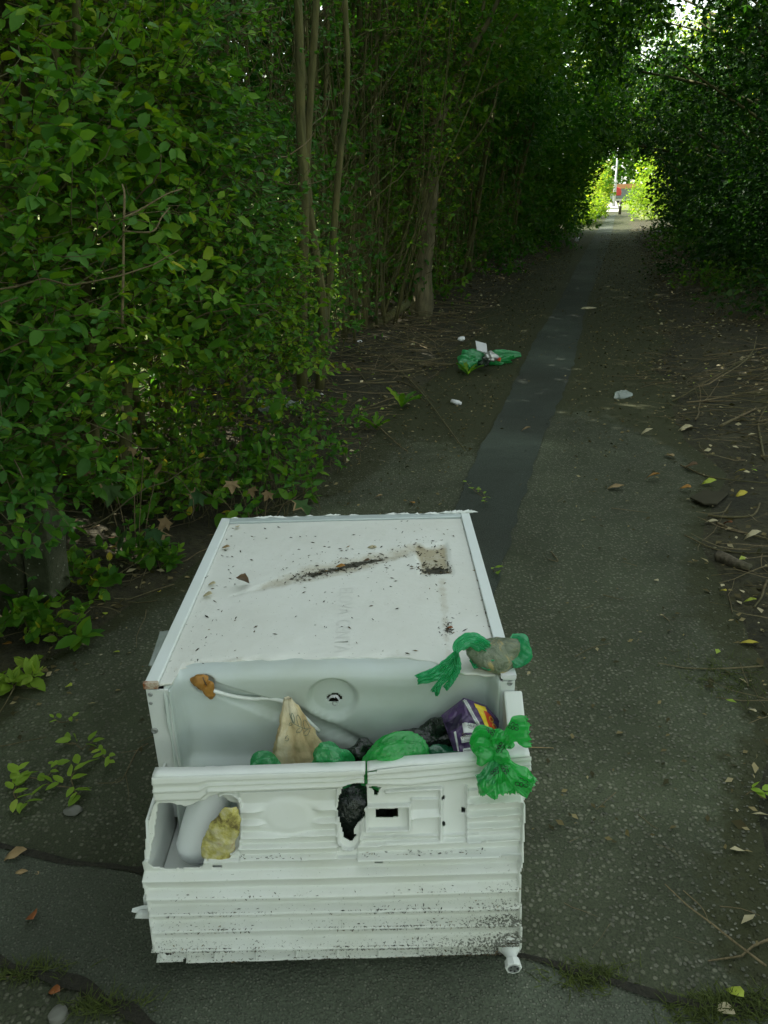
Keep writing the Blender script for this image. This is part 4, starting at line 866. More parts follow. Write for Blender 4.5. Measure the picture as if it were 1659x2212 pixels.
# --- the tall bare-stemmed hedge beyond
SH = "bare stemmed hedge shrubs along the left of the path"
def stem_hedge(label, s0, s1, nst, seed, size, low, face_n=-1.75, ztop=5.2, dens=1.0, tpl=LEAF6, parts=0, lean=.35, back=.12):
    root = tag(empty("hedge_shrub", sn((s0 + s1) / 2, face_n - .5, .05)), label, "hedge shrub", SH); sp = []
    for i in range(nst):
        s_ = rng.uniform(s0, s1); n_ = face_n - abs(rng.normal(0, .38)) - .05; b0 = sn(s_, n_, 0); b0[2] = gz(b0[0], b0[1]) - .03; h_ = rng.uniform(2.6, 4.2)
        sp.append((b0, sn(s_ + rng.normal(0, .35), n_ + rng.uniform(-.15, lean), h_), rng.choice([rng.uniform(.007, .015), rng.uniform(.014, .032)], p=[.62, .38]), .08))
    stems(root, sp)
    nb = nst * 9; B2 = sn(rng.uniform(s0, s1, nb), face_n - np.abs(rng.normal(0, .3, nb)) + .05, .1 + 2.8 * rng.random(nb))
    P2, D2 = grow(B2, OUT * rng.uniform(-.1, .5, (nb, 1)) + pd * rng.normal(0, .45, (nb, 1)) + UP * rng.uniform(.1, 1.3, (nb, 1)), rng.uniform(.35, 1.1, nb), 9, .03, .2); twigs_mesh(root, P2, .0055, .0016, M['stem'], "branch")
    ds = s1 - s0
    Bs = [boxpts(int(low * ds * 90), s0, s1, face_n - .25, face_n + .30, .35, 2.4, 2.6, seed, .52),
          boxpts(int(dens * ds * 700), s0, s1, face_n - 1.5, face_n + .25, 2.0, ztop, 1.8, seed + 1, .22)]
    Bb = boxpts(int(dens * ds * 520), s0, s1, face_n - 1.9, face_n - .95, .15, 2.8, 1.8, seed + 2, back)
    B = np.concatenate(Bs); d0 = OUT * rng.uniform(-.3, 1, (len(B), 1)) + pd * rng.normal(0, .6, (len(B), 1)) + UP * rng.uniform(-.3, .8, (len(B), 1))
    P, D = grow(B, d0, rng.uniform(.15, .34, len(B)), 5, -.03, .22); L = twig_leaves(P, D, size, 1, .15, OUT * .3)
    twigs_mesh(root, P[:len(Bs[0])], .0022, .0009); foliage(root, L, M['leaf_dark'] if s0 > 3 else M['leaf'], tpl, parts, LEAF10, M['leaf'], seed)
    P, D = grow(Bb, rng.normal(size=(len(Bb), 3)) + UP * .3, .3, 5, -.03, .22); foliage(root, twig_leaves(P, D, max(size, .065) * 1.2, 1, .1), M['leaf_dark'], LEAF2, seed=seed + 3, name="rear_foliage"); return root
stem_hedge("hedge behind the near left bushes with thick upright trunks", .6, 2.6, 13, 41, .055, .3, -2.2, 5.0, 1.0, back=.36)
stem_hedge("hedge behind the small leaved bush with dark stems and gaps", 2.6, 4.2, 12, 42, .055, .3, -2.2, 5.0, 1.0, back=.28)
stem_hedge("bare hedge stems just past the mossy stump with two thick paired trunks", 4.2, 5.6, 19, 43, .046, 1.9, -1.85, 5.2, 1.0, LEAF6, 60)
stem_hedge("thicket of thin upright stems left of the flaky barked tree", 5.6, 7.3, 24, 44, .046, 2.2, -1.8, 5.2, 1.0, LEAF6, 60)
stem_hedge("fan of pale thin stems just beyond the flaky barked tree", 7.5, 9.3, 26, 45, .05, 1.8, -1.75, 5.4, 1.0, LEAF2, 0, .6)
stem_hedge("dark hedge leaning over the litter strip past the tree", 9.3, 12, 20, 46, .06, 2.2, -1.65, 5.4, .95, LEAF2, 0, .8)
stem_hedge("deep shaded hedge halfway down the left of the tunnel", 12, 16, 14, 47, .08, 1.5, -1.45, 5.4, .8, LEAF2, 0, .9)
stem_hedge("shaded hedge near the far left end of the tunnel", 16, 21, 10, 48, .09, 1.5, -1.25, 5.2, .7, LEAF2, 0, .9)
stem_hedge("last hedge on the left before the sunlit opening", 21, 24.5, 7, 49, .10, 1.5, -.85, 4.6, .6, LEAF2, 0, .9)
def extra_cover(root_label, s0, s1, n0, n1, z0, z1, cnt, size, seed, grp, name="hedge_shrub", cat="hedge shrub", th=.3, mat='leaf_dark', tpl=LEAF2, stemn=4, sc=1.6):  # hedge mass added for shade, to stop sun leaking onto path and fridge
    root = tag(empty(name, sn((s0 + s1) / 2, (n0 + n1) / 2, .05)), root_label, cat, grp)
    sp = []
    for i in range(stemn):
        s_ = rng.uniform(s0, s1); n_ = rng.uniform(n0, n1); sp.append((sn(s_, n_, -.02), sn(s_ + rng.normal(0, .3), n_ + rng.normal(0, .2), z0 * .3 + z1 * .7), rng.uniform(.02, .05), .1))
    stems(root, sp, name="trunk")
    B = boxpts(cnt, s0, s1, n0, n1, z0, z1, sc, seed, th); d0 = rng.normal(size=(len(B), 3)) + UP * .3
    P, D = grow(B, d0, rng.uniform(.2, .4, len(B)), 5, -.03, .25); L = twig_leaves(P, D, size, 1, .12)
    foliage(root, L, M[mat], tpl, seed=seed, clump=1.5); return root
extra_cover("tall hedge top added as sun cover above the near left bushes", .2, 4.4, -3.5, -1.9, 2.0, 6.0, 5200, .16, 52, SH, stemn=6, th=.12)
extra_cover("tall hedge top added as sun cover behind the paired trunks and the thin stems", 4.2, 9.2, -4.2, -2.5, 1.2, 5.8, 4600, .115, 53, SH, stemn=6, th=.12)
extra_cover("tall hedge top added as sun cover halfway along the left of the tunnel", 9, 16.5, -4.0, -2.2, 1.0, 5.8, 4400, .15, 54, SH, stemn=6, th=.12)
extra_cover("tall hedge top added as sun cover at the far end of the left hedge", 16.5, 23.5, -3.8, -2.0, .6, 5.2, 3600, .16, 55, SH, stemn=6, th=.12)
extra_cover("outer hedge out of view to the left of the camera", -2.5, .6, -3.2, -1.9, .1, 5.8, 5600, .14, 51, SH, th=.15)

# --- flaky barked tree at the left of the path
t0_ = onz(905, 690); t0_[2] = gz(t0_[0], t0_[1]) - .05
tree = tag(empty("flaky_bark_tree", t0_), "tree with pale flaky bark standing at the hedge line left of the path", "tree")
YT = t0_[1]; A = curve_pts([t0_, ony(914, 640, YT), ony(915, 560, YT), ony(927, 470, YT), ony(930, 330, YT + .05), ony(944, 230, YT + .1)], 40)
t = np.linspace(0, 1, 40); R = (.105 - .05 * t) * (1 + .55 * np.exp(-t * 16)); V, F = tube_geo(A, R, 28)
ax_ = np.repeat(A, 28, 0); rr = V - ax_; pl_ = np.concatenate([V[:, :2] * 3.2, V[:, 2:] * 1.0], 1); V = ax_ + rr * (1 + .20 * nz(pl_, 10, 71, 4) + .07 * ridge(pl_ * np.array([1, 1, 2]), 22, 72))[:, None]
mesh("trunk", V, F, M['trunk'], tree)
for pts, r_ in (([(930, 330), (960, 250), (1010, 130), (1085, -20)], .045), ([(940, 300), (985, 190), (1030, 60), (1050, -40)], .03), ([(935, 320), (925, 200), (935, 90), (960, -40)], .035), ([(944, 235), (990, 160), (1070, 90), (1130, 10)], .022),
                ([(920, 420), (890, 330), (880, 200), (900, 40)], .022), ([(935, 300), (975, 200), (985, 100), (1000, -30)], .02), ([(935, 260), (915, 130), (905, -30)], .02), ([(950, 290), (1000, 230), (1060, 190), (1110, 160)], .014), ([(925, 450), (870, 400), (830, 300)], .012), ([(930, 360), (1000, 330), (1060, 250), (1075, 170)], .014)):
    P = curve_pts([ony(px, py, YT + .05 + .1 * i + rng.normal(0, .04)) for i, (px, py) in enumerate(pts)], 22); P = P + .02 * np.stack([nz(P, 6, 81), nz(P, 6, 82), 0 * P[:, 0]], 1)
    MB().tube(P, np.linspace(r_, r_ * .4, 22), 8).build("limb", M['trunk'] if r_ > .028 else M['stem'], tree, True)
B = boxpts(900, 6.6, 9.2, -2.2, -.9, 2.5, 5.2, 2, 84, .3); P, D = grow(B, rng.normal(size=(len(B), 3)) + UP * .3, rng.uniform(.2, .4, len(B)), 5, -.03, .25); foliage(tree, twig_leaves(P, D, .06, 1, .12), M['leaf_dark'], LEAF2, seed=84, name="crown")
B = boxpts(420, 6.5, 8.0, -1.75, -1.35, .75, 2.7, 2.6, 86, .42); P, D = grow(B, OUT * rng.uniform(-.2, .8, (len(B), 1)) + pd * rng.normal(0, .6, (len(B), 1)) + UP * rng.uniform(-.2, .8, (len(B), 1)), .26, 6, -.03, .22); twigs_mesh(tree, P, .0024, .0009); foliage(tree, twig_leaves(P, D, .042, 1, .15, OUT * .3), M['leaf'], LEAF6, seed=86, name="side_shoots")
for i in range(7):
    s_ = rng.uniform(6.6, 7.3); b0 = sn(s_, -1.85 + rng.normal(0, .06), 0); P, R = wob_stem(b0, sn(s_ + rng.normal(0, .3), -1.5 + rng.uniform(-.1, .5), rng.uniform(2.2, 3.4)), rng.uniform(.005, .009), .09, 14, i); MB().tube(P, R, 6).build("sucker", M['stem'], tree, True)
# bigger stems that show through the leafy bushes
for nm, lab, sets in (("tall_shrub", "pair of thick hedge trunks standing behind the small leaved bush", [([(652, 840), (655, 600), (660, 420), (650, 250), (648, 60), (640, -120)], 3.95, .030), ([(690, 840), (700, 690), (672, 480), (664, 360), (672, 200), (690, -60)], 4.0, .026), ([(692, 830), (715, 560), (738, 330), (752, 160), (748, -20)], 4.15, .020)]),
                      ("tall_shrub", "single upright hedge trunk in the bright gap left of the fridge", [([(205, 1010), (200, 860), (193, 700), (175, 520), (168, 250), (160, -60)], 2.42, .020), ([(190, 1010), (188, 850), (160, 690), (140, 450), (120, 100)], 2.5, .015)]),
                      ("dead_stem", "thin pale dead stem standing in front of the big leaved bush", [([(262, 700), (266, 560), (270, 430), (264, 398)], 2.18, .0042), ([(268, 470), (300, 455), (360, 420), (395, 408)], 2.2, .0026), ([(268, 500), (330, 500), (350, 470), (368, 448)], 2.2, .0026)])):
    q0 = ony(*sets[0][0][0], sets[0][1]); q0[2] = gz(q0[0], q0[1]); ht = tag(empty(nm, q0), lab, "hedge stem")
    for pts, Y_, r_ in sets:
        P = curve_pts([ony(px, py, Y_ + .02 * i) for i, (px, py) in enumerate(pts)], 24); P = P + .006 * np.stack([nz(P, 8, 91), nz(P, 8, 92), 0 * P[:, 0]], 1); MB().tube(P, np.linspace(r_, r_ * .6, 24) * (1 + .08 * nz(P, 30, 93)), 9).build("stem", M['stem'] if nm == "tall_shrub" else M['stick'], ht, True)
iv = boxpts(900, 6.9, 7.7, -1.95, -1.55, .3, 1.9, 5, 85, .55); iv = iv[np.hypot(iv[:, 0] - .42, iv[:, 1] - YT) < .2]
if len(iv): tag(mesh("ivy", *inst(LEAF10, iv, rng.normal(size=(len(iv), 3)) - UP * .5, OUT - pd + .4 * rng.normal(size=(len(iv), 3)), np.full(len(iv), .05)), M['leaf_dark'], tree, attrs={"tint": np.repeat(rng.random(len(iv)) * .6, len(LEAF10[0]))}), kind="stuff")
# fallen leaning trunk under the hedge
MB().tube(curve_pts([ony(560, 862, 5.6), ony(700, 775, 6.3), ony(800, 712, 6.9), ony(880, 655, 7.4)], 20) , np.linspace(.05, .04, 20), 9).build("leaning_log", M['stem'], None, True)
tag(bpy.data.objects["leaning_log"], "thick mossy branch leaning low under the hedge stems", "branch")

# --- trees on the right, arching over
RT = "dark trees along the right of the path"
def arch_tree(label, s0, s1, cnt, size, seed, side, hw, zt, thick=1.3, th=.3, trunks=2, tpl=LEAF2, mat='leaf_dark', parts=0, hwn=None, overlap=.25, gapfun=None, ctr=.15, nmax=4.2, group=RT):
    root = tag(empty("arching_tree", sn((s0 + s1) / 2, side * (hw + .8) + ctr, .05)), label, "tree", group)
    for i in range(trunks):
        s_ = rng.uniform(s0 + .3, s1 - .3); n_ = ctr + side * (hw + rng.uniform(.6, 1.3)); P, R = wob_stem(sn(s_, n_, -.05), sn(s_ + rng.normal(0, .3), n_ - side * .6, zt + 1.2), rng.uniform(.06, .12), .15, 18, seed + i)
        MB().tube(P, R, 10).build("trunk", M['stem'], root, True)
        for k_ in range(5):
            j = int(rng.integers(6, 16)); q = P[j]; e_ = q - side * nd * rng.uniform(.6, 1.6) + pd * rng.normal(0, .8) + UP * rng.uniform(.3, 1.2)
            Pb, Rb = wob_stem(q, e_, rng.uniform(.015, .035), .12, 12, seed + 20 + k_); MB().tube(Pb, Rb, 6).build("limb", M['stem'], root, True)
    # leaves fill the mass outside the arched opening
    S = rng.uniform(s0, s1, cnt * 4); Nn = rng.uniform(-.2, nmax, cnt * 4); Z = rng.uniform(.05, zt + thick + 1.0, cnt * 4); a = (Nn / hw) ** 2; zz = np.clip(Z - (zt - hw), 0, None)
    rad_ = np.where(Z > zt - hw, np.hypot(Nn, zz) / hw, Nn / hw); k_ = (rad_ > 1.0 + .22 * nz(sn(S, Nn, Z), 2.2, seed + 3)) & (rad_ < 1 + thick / hw) & (rng.random(len(S)) < np.clip(1.7 - (rad_ - 1) * .6, .2, 1))
    S, Nn, Z = S[k_][:cnt], Nn[k_][:cnt], Z[k_][:cnt]; P = sn(S, ctr + side * (Nn - overlap * (Z > zt - .3)), Z); keep = cluster(P, 1.7, seed + 5, .8) > th
    if gapfun is not None: keep &= gapfun(P)
    B = P[keep]; d0 = -side * nd * rng.uniform(-.3, .8, (len(B), 1)) + .7 * rng.normal(size=(len(B), 3)) - UP * .1
    P, D = grow(B, d0, rng.uniform(.2, .45, len(B)) * (size / .07) ** .5, 5, -.06, .22); L = twig_leaves(P, D, size, 1, .12)
    if gapfun is not None: g_ = gapfun(L[0]); L = [a_[g_] for a_ in L]
    foliage(root, L, M[mat], tpl, parts, LEAFN, M['leaf_dark'], seed, "crown", 1.4); return root
def skygap(P):                                       # thin places in the canopy where the sky comes through
    x, y, z = proj(P); h_ = np.modf(np.abs(np.sin(P[:, 0] * 91.7 + P[:, 1] * 37.1 + P[:, 2] * 53.3) * 4375.5))[0]
    q = .85 * np.exp(-(((x - 1492) / 50) ** 2 + ((y - 20) / 100) ** 2)) + .55 * np.exp(-(((x - 1380) / 50) ** 2 + ((y - 235) / 60) ** 2)) + .78 * np.exp(-(((x - 1395) / 42) ** 2 + ((y - 110) / 70) ** 2))
    return h_ > q
arch_tree("near right tree with long drooping leaves hanging in at the top corner", 4.9, 7.6, 4200, .075, 61, 1, 1.75, 2.9, 1.6, .34, 2, LEAF2, 'leaf_shaded', 170, gapfun=skygap)
arch_tree("dark tree on the right with low branches down to the brushwood", 7.4, 10, 6000, .07, 62, 1, 1.45, 2.7, 1.8, .30, 2, LEAF2, 'leaf_shaded', gapfun=skygap)
arch_tree("second dark tree along the right of the tunnel", 10, 13.5, 5800, .08, 63, 1, 1.25, 2.5, 1.9, .28, 2, LEAF2, 'leaf_shaded', gapfun=skygap)
arch_tree("third dark tree along the right of the tunnel", 13.5, 18, 5800, .092, 64, 1, 1.2, 2.35, 1.9, .28, 2, LEAF2, 'leaf_shaded', gapfun=skygap)
arch_tree("last dark tree on the right before the sunlit opening", 18, 23.5, 5400, .105, 65, 1, 1.25, 2.2, 1.8, .28, 3, LEAF2, 'leaf_shaded', gapfun=skygap)
LT = "trees arching over from the left hedge"
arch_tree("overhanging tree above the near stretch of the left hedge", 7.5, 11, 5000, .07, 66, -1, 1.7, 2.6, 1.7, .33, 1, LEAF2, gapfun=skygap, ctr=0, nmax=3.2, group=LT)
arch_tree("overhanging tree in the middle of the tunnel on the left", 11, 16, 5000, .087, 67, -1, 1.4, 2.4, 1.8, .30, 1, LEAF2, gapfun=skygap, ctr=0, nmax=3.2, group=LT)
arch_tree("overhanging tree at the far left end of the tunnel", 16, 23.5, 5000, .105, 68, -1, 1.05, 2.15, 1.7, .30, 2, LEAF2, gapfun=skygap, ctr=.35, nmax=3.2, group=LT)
# low bushes at the right foot
low_plant("low dark bush at the foot of the right trees", 1545, 640, .55, .5, .35, 110, .055, 29, 'leaf_dark', 60, grp=None)
low_plant("second low bush on the right further down the tunnel", 1480, 560, .7, .9, .5, 120, .06, 30, 'leaf_dark', 30, grp=None)

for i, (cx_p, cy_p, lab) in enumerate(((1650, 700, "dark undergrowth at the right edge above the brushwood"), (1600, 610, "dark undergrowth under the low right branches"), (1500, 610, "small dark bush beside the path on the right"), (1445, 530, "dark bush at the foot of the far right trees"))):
    low_plant(lab, cx_p, cy_p, .6, .5, .4, 120, .055, 130 + i, 'leaf_shaded', 30, grp=None)
# --- sunlit end of the path
def sunbush(name, label, s0, s1, n0, n1, z1, cnt, size, seed, mat='leaf_sun', cat="bush", th=.2, cone=False, z0=0.0, nt=None):
    root = tag(empty(name, sn((s0 + s1) / 2, (n0 + n1) / 2, 0)), label, cat); c = sn((s0 + s1) / 2, (n0 + n1) / 2 if nt is None else nt, 0)
    for i in range(3):
        P, R = wob_stem(c + .2 * rng.normal(size=3) * np.array([1, 1, 0]), sn((s0 + s1) / 2, (n0 + n1) / 2, 0) + np.array([.2 * rng.normal(), .2 * rng.normal(), z0 + (z1 - z0) * .7]), .03, .1, 10, seed + i); MB().tube(P, R, 6).build("stem", M['stem'], root, True)
    n = cnt; u = rng.normal(size=(n, 3)); u = norm(u) * (rng.random(n) ** .4)[:, None]; Z = z0 + (u[:, 2] * .5 + .5) * (z1 - z0); w = np.where(True, 1.0 - (.65 * (Z / z1) ** 2 if cone else 0 * Z), 1)
    P = sn((s0 + s1) / 2 + u[:, 0] * (s1 - s0) / 2 * w, (n0 + n1) / 2 + u[:, 1] * (n1 - n0) / 2 * w, Z); P = P[cluster(P, 2.0, seed, .8) > th]
    Pt, D = grow(P, rng.normal(size=(len(P), 3)) + UP * .3, .25, 4, 0, .2); foliage(root, twig_leaves(Pt, D, size, 1, .1), M[mat], LEAF2, seed=seed, clump=1.2); return root
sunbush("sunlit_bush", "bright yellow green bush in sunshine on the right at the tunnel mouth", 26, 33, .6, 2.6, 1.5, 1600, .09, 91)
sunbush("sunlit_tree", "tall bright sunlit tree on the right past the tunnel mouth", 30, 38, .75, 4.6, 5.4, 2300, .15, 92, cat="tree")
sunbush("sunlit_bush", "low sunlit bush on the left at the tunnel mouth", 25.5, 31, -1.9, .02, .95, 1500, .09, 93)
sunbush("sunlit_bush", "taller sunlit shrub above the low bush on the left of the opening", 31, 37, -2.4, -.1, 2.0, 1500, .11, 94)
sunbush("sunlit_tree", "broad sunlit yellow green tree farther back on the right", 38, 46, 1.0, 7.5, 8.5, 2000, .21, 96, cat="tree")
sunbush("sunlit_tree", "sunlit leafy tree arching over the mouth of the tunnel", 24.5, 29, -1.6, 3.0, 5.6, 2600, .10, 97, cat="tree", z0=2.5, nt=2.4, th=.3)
sunbush("clipped_conifer", "dark green rounded conifer beside the lamp post", 44, 47.5, -.75, .22, 2.3, 700, .12, 95, 'leaf', "conifer", .1, True)
for i, (s_, n_, h_, lab) in enumerate(((88, -10, 9, "far tree behind the houses on the left"), (92, -3, 10, "far grey green tree behind the lamp post"), (90, 4, 9, "far tree behind the red car"), (86, .6, 9, "far tree in line with the end of the path"), (86, 11, 10, "far tree on the right beyond the road"), (60, 7, 7, "bright tree to the right of the road end"), (55, -9, 6, "garden tree to the left of the road end"))):
    sunbush("far_tree", lab, s_ - 4, s_ + 4, n_ - 3.5, n_ + 3.5, h_, 1000, .44, 100 + i, 'leaf' if i in (0, 1, 2, 3) else 'leaf_sun', "tree", .12)
# --- unseen trees added round the viewer to block low sky light
sunbush("sky_blocker_tree", "unseen tree added behind the camera on the right to block low sky", -9, -2.5, 3.2, 8, 8, 900, 0.29, 141, 'leaf_dark', "tree", .1)
sunbush("sky_blocker_tree", "unseen tree added across the path behind the camera to block low sky", -14, -8, -3, 4, 9, 1020, 0.31, 142, 'leaf_dark', "tree", .1)
sunbush("sky_blocker_tree", "unseen tree added behind the camera on the left to block low sky", -9, -3, -7, -2.2, 8, 900, 0.29, 143, 'leaf_dark', "tree", .1)
sunbush("sky_blocker_tree", "unseen tree added beside the path right of the camera to block low sky", -2, 4.4, 4.2, 9, 7, 900, 0.26, 144, 'leaf_dark', "tree", .1)
# --- bright garden seen through the hedge
sunbush("garden_shrub", "low sunlit bush close behind the near hedge", .6, 4.6, -4.1, -3.0, .8, 700, .07, 114)
sunbush("garden_shrub", "sunlit garden shrub glimpsed low through the left hedge", .8, 4.2, -5.6, -4.3, 1.0, 650, .07, 111)
sunbush("garden_shrub", "sunlit garden shrub behind the hedge further along", 4.5, 9, -6.2, -4.6, 1.3, 600, .08, 112)
sunbush("garden_shrub", "pale garden bush glimpsed at the far left through the hedge", -2.5, .6, -6, -4.5, 1.2, 500, .08, 113)
for i in range(3):
    sunbush("garden_tree", ("tree in the garden left of the brick house", "tree in the garden behind the brick house", "tall tree in the garden beyond the hedge")[i], 3 + 10 * i, 9 + 10 * i, -13 - 2 * i, -9 - 2 * i, 6, 700, .2, 120 + i, 'leaf', "tree")
k_ = bpy.data.objects.get
h = tag(empty("brick_house", sn(8.5, -16.5, .05)), "brick and white house glimpsed through gaps in the left hedge", "house")
def hbox(name, s0, s1, n0, n1, z0, z1, mat, par):
    lo = [sn(a, b_, 0)[:2] for a, b_ in ((s0, n0), (s1, n0), (s1, n1), (s0, n1))]; V = [(*p, z0) for p in lo] + [(*p, z1) for p in lo]
    return mesh(name, V, [(3, 2, 1, 0), (4, 5, 6, 7), (0, 1, 5, 4), (1, 2, 6, 5), (2, 3, 7, 6), (3, 0, 4, 7)], mat, par, smooth=False)
kb = NT("brick_courses"); bt = kb.n.new("ShaderNodeTexBrick"); bt.inputs["Scale"].default_value = 4.5; bt.inputs["Color1"].default_value = (.36, .15, .09, 1); bt.inputs["Color2"].default_value = (.28, .11, .07, 1); bt.inputs["Mortar"].default_value = (.4, .36, .3, 1)
kb.l.new(kb.scaled((1, 1, 1)), bt.inputs[0]); kb.set(Base_Color=bt.outputs[0], Roughness=.9); M['brick'] = kb.m
M['render'] = plain("white_render", (.78, .77, .74), .8, .3, .04); M['roof'] = plain("roof_tile", (.30, .13, .08), .85, .3, .15); M['glass'] = plain("window_glass", (.03, .04, .05), .08, .8)
hbox("wall", 4.6, 8.2, -20, -13.0, .02, 4.8, M['brick'], h); hbox("wall", 8.203, 16, -20, -13.2, .02, 4.8, M['render'], h)
for s_ in (5.4, 9.4, 12.6):
    for z_ in (1.0, 3.3):
        w_ = hbox("window", s_, s_ + 1.3, -13.19, -13.12 if s_ > 8.2 else -12.95, z_, z_ + 1.1, M['render'], h); hbox("pane", s_ + .08, s_ + 1.22, -13.12 if s_ > 8.2 else -12.95, -13.10 if s_ > 8.2 else -12.93, z_ + .08, z_ + 1.02, M['glass'], w_)
R_ = [sn(4.3, -20.4, 4.75), sn(4.3, -12.6, 4.75), sn(4.3, -16.5, 7.6)]; MB().prism(R_, sn(12.1, 0, 0)).build("roof", M['roof'], h)

# --- street at the far end: road, car, garage, lamp post, bollard
tag(mesh("road", [tuple(p) for p in (sn(66, -40, .015), sn(66, 40, .015), sn(74, 40, .015), sn(74, -40, .015))], [(0, 1, 2, 3)], M['tarmac_fine'], smooth=False, origin=np.zeros(3)), kind="structure")
tag(mesh("pavement", [tuple(p) for p in (sn(40, -.75, .012), sn(40, .55, .012), sn(66, .55, .012), sn(66, -.75, .012))], [(0, 1, 2, 3)], plain("pale_paving", (.34, .33, .30), .9, .2, .15), smooth=False, origin=np.zeros(3)), kind="structure")
MP = plain("galvanised_post", (.42, .44, .45), .5, .5, .1, .3)
b = MB(); c = sn(50, .30, 0); b.lathe(c, UP, [(0, .09), (1.2, .09), (1.25, .055), (5.8, .04)], 12); lp = tag(empty("lamp_post", c), "thin grey lamp post standing at the end of the path", "lamp post"); b.build("post", MP, lp, True)
MB().tube(curve_pts([c + UP * 5.75, c + UP * 6.0 + nd * .25, c + UP * 6.05 + nd * .8], 10), .03, 8).build("arm", MP, lp, True); b = MB(); q = c + UP * 6.0 + nd * .75; b.prism([q + nd * a + UP * z for a, z in ((0, .08), (.1, .1), (.5, .06), (.5, .0), (0, 0))], pd * .16).build("lamp_head", MP, lp, bevel=.01)
c = sn(36.5, .50, 0); bo = tag(empty("path_bollard", c), "short dark bollard standing in the sunlit end of the path", "bollard"); MB().lathe(c, UP, [(0, .06), (.45, .06), (.52, .05), (.55, .02)], 12).build("post", plain("dark_timber", (.09, .08, .06), .8), bo, True); MB().lathe(c + UP * .34, UP, [(0, .064), (.05, .064)], 12).build("reflector_band", M['label'], bo)
def car(label, s_, n_, col):
    r_ = tag(empty("parked_car", sn(s_, n_, .02)), label, "car"); pt = plain("car_paint_" + label.split()[0], col, .25, .6)
    Pn = lambda a, z, w: sn(s_ + w, n_ + a, z)
    body = [(-2.05, .35), (-2.05, .75), (-1.75, .95), (-.9, 1.0), (1.55, 1.02), (1.95, .9), (2.05, .6), (2.02, .35)]; roof = [(-1.0, .98), (-.35, 1.42), (.9, 1.46), (1.5, 1.02)]
    MB().prism([Pn(a, z, -.84) for a, z in body], pd * 1.68).build("body", pt, r_, bevel=.05); MB().prism([Pn(a, z, -.72) for a, z in roof], pd * 1.44).build("cabin", pt, r_, bevel=.05)
    for x0, x1 in ((-.62, .18), (.28, 1.15)): MB().prism([Pn(a, z, -.735) for a, z in ((x0 + (.0 if x0 > 0 else 0), 1.04), (x0 + (.28 if x0 < 0 else .02), 1.36), (x1 - (.0 if x0 < 0 else .12), 1.38), (x1, 1.04))], pd * .012).build("side_window", M['glass'], r_)
    for a in (-1.3, 1.3):
        for w in (-.86, .66):
            wh = MB().lathe(Pn(a, .33, w), pd, [(0, .2), (0.001, .32), (.2, .32), (.201, .2)], 18).build("wheel", plain("tyre", (.02, .02, .02), .8), r_); MB().lathe(Pn(a, .33, w - .004), pd, [(0, .19), (.008, .19)], 14).build("rim", MP, wh)
    MB().prism([Pn(a, z, -.80) for a, z in ((-2.06, .7), (-2.06, .84), (-1.9, .86), (-1.9, .7))], pd * .3).build("headlight", M['label'], r_); MB().prism([Pn(a, z, .50) for a, z in ((-2.06, .7), (-2.06, .84), (-1.9, .86), (-1.9, .7))], pd * .3).build("headlight", M['label'], r_)
car("red car parked beyond the end of the path", 70.0, -1.1, (.50, .03, .03)); car("white car parked to the right of the red car", 68.0, 5.0, (.7, .7, .7))
h = tag(empty("boundary_wall", sn(80, 1, 0)), "low grey boundary wall with an orange brick top behind the red car", "wall"); hbox("wall", 80, 80.25, -9, 12, 0, .82, plain("grey_boards", (.16, .18, .19), .8, .3, .2), h); hbox("coping", 79.96, 80.29, -9, 12, .82, 1.2, plain("orange_tiles", (.5, .24, .12), .8, .3, .15), h)
h = tag(empty("far_house", sn(84, 9, 0)), "white rendered house across the road at the right", "house"); hbox("wall", 80, 88, 6.5, 16, 0, 5, M['render'], h)
for a in (7.5, 10.5, 13.5):
    for z_ in (.9, 3.2): w_ = hbox("window", 79.94, 80, a, a + 1.5, z_, z_ + 1.2, MP, h); hbox("pane", 79.92, 79.94, a + .1, a + 1.4, z_ + .1, z_ + 1.1, M['glass'], w_)
MB().prism([sn(79.5, 6.1, 5), sn(88.5, 6.1, 5), sn(84, 6.1, 8)], nd * 10.3).build("roof", M['roof'], h)

# ------------------------------------------------------------------ concrete posts
def post(label, pts, Y, th, name="concrete_post"):
    A = np.array([ony(px, py, Y) for px, py in pts]); c = A.mean(0)
    B = A + np.array([.02, th, .01]); n = len(A); m = 14
    Q = []
    for P_ in (A, B):
        L_ = np.array([P_[0] + (P_[1] - P_[0]) * t for t in np.linspace(0, 1, m)]); R_ = np.array([P_[3] + (P_[2] - P_[3]) * t for t in np.linspace(0, 1, m)]); Q.append((L_, R_))
    ring = np.stack([Q[0][0], (Q[0][0] + Q[0][1]) / 2, Q[0][1], (Q[0][1] + Q[1][1]) / 2, Q[1][1], (Q[1][0] + Q[1][1]) / 2, Q[1][0], (Q[0][0] + Q[1][0]) / 2], 1)
    ring = ring + .004 * np.stack([nz(ring, 40, 3), nz(ring, 40, 4), nz(ring, 40, 5)], -1)
    k_ = 8; F = [(i * k_ + j, i * k_ + (j + 1) % k_, (i + 1) * k_ + (j + 1) % k_, (i + 1) * k_ + j) for i in range(m - 1) for j in range(k_)] + [tuple(range(k_))[::-1], tuple(range((m - 1) * k_, m * k_))]
    o = mesh(name, ring.reshape(-1, 3), F, M['concrete'], smooth=False); b = o.modifiers.new("bevel", 'BEVEL'); b.width = .006; b.segments = 2; b.angle_limit = rad(50); b.limit_method = 'ANGLE'
    return tag(o, label, "post")
post("leaning broken concrete post with pale lichen at the left edge", [(42, 1075), (58, 1310), (112, 1300), (92, 1085)], 2.02, .10)
post("wide mossy concrete slab against the leaning post at the left edge", [(-40, 1085), (-30, 1330), (54, 1322), (40, 1095)], 2.05, .08, "concrete_slab")
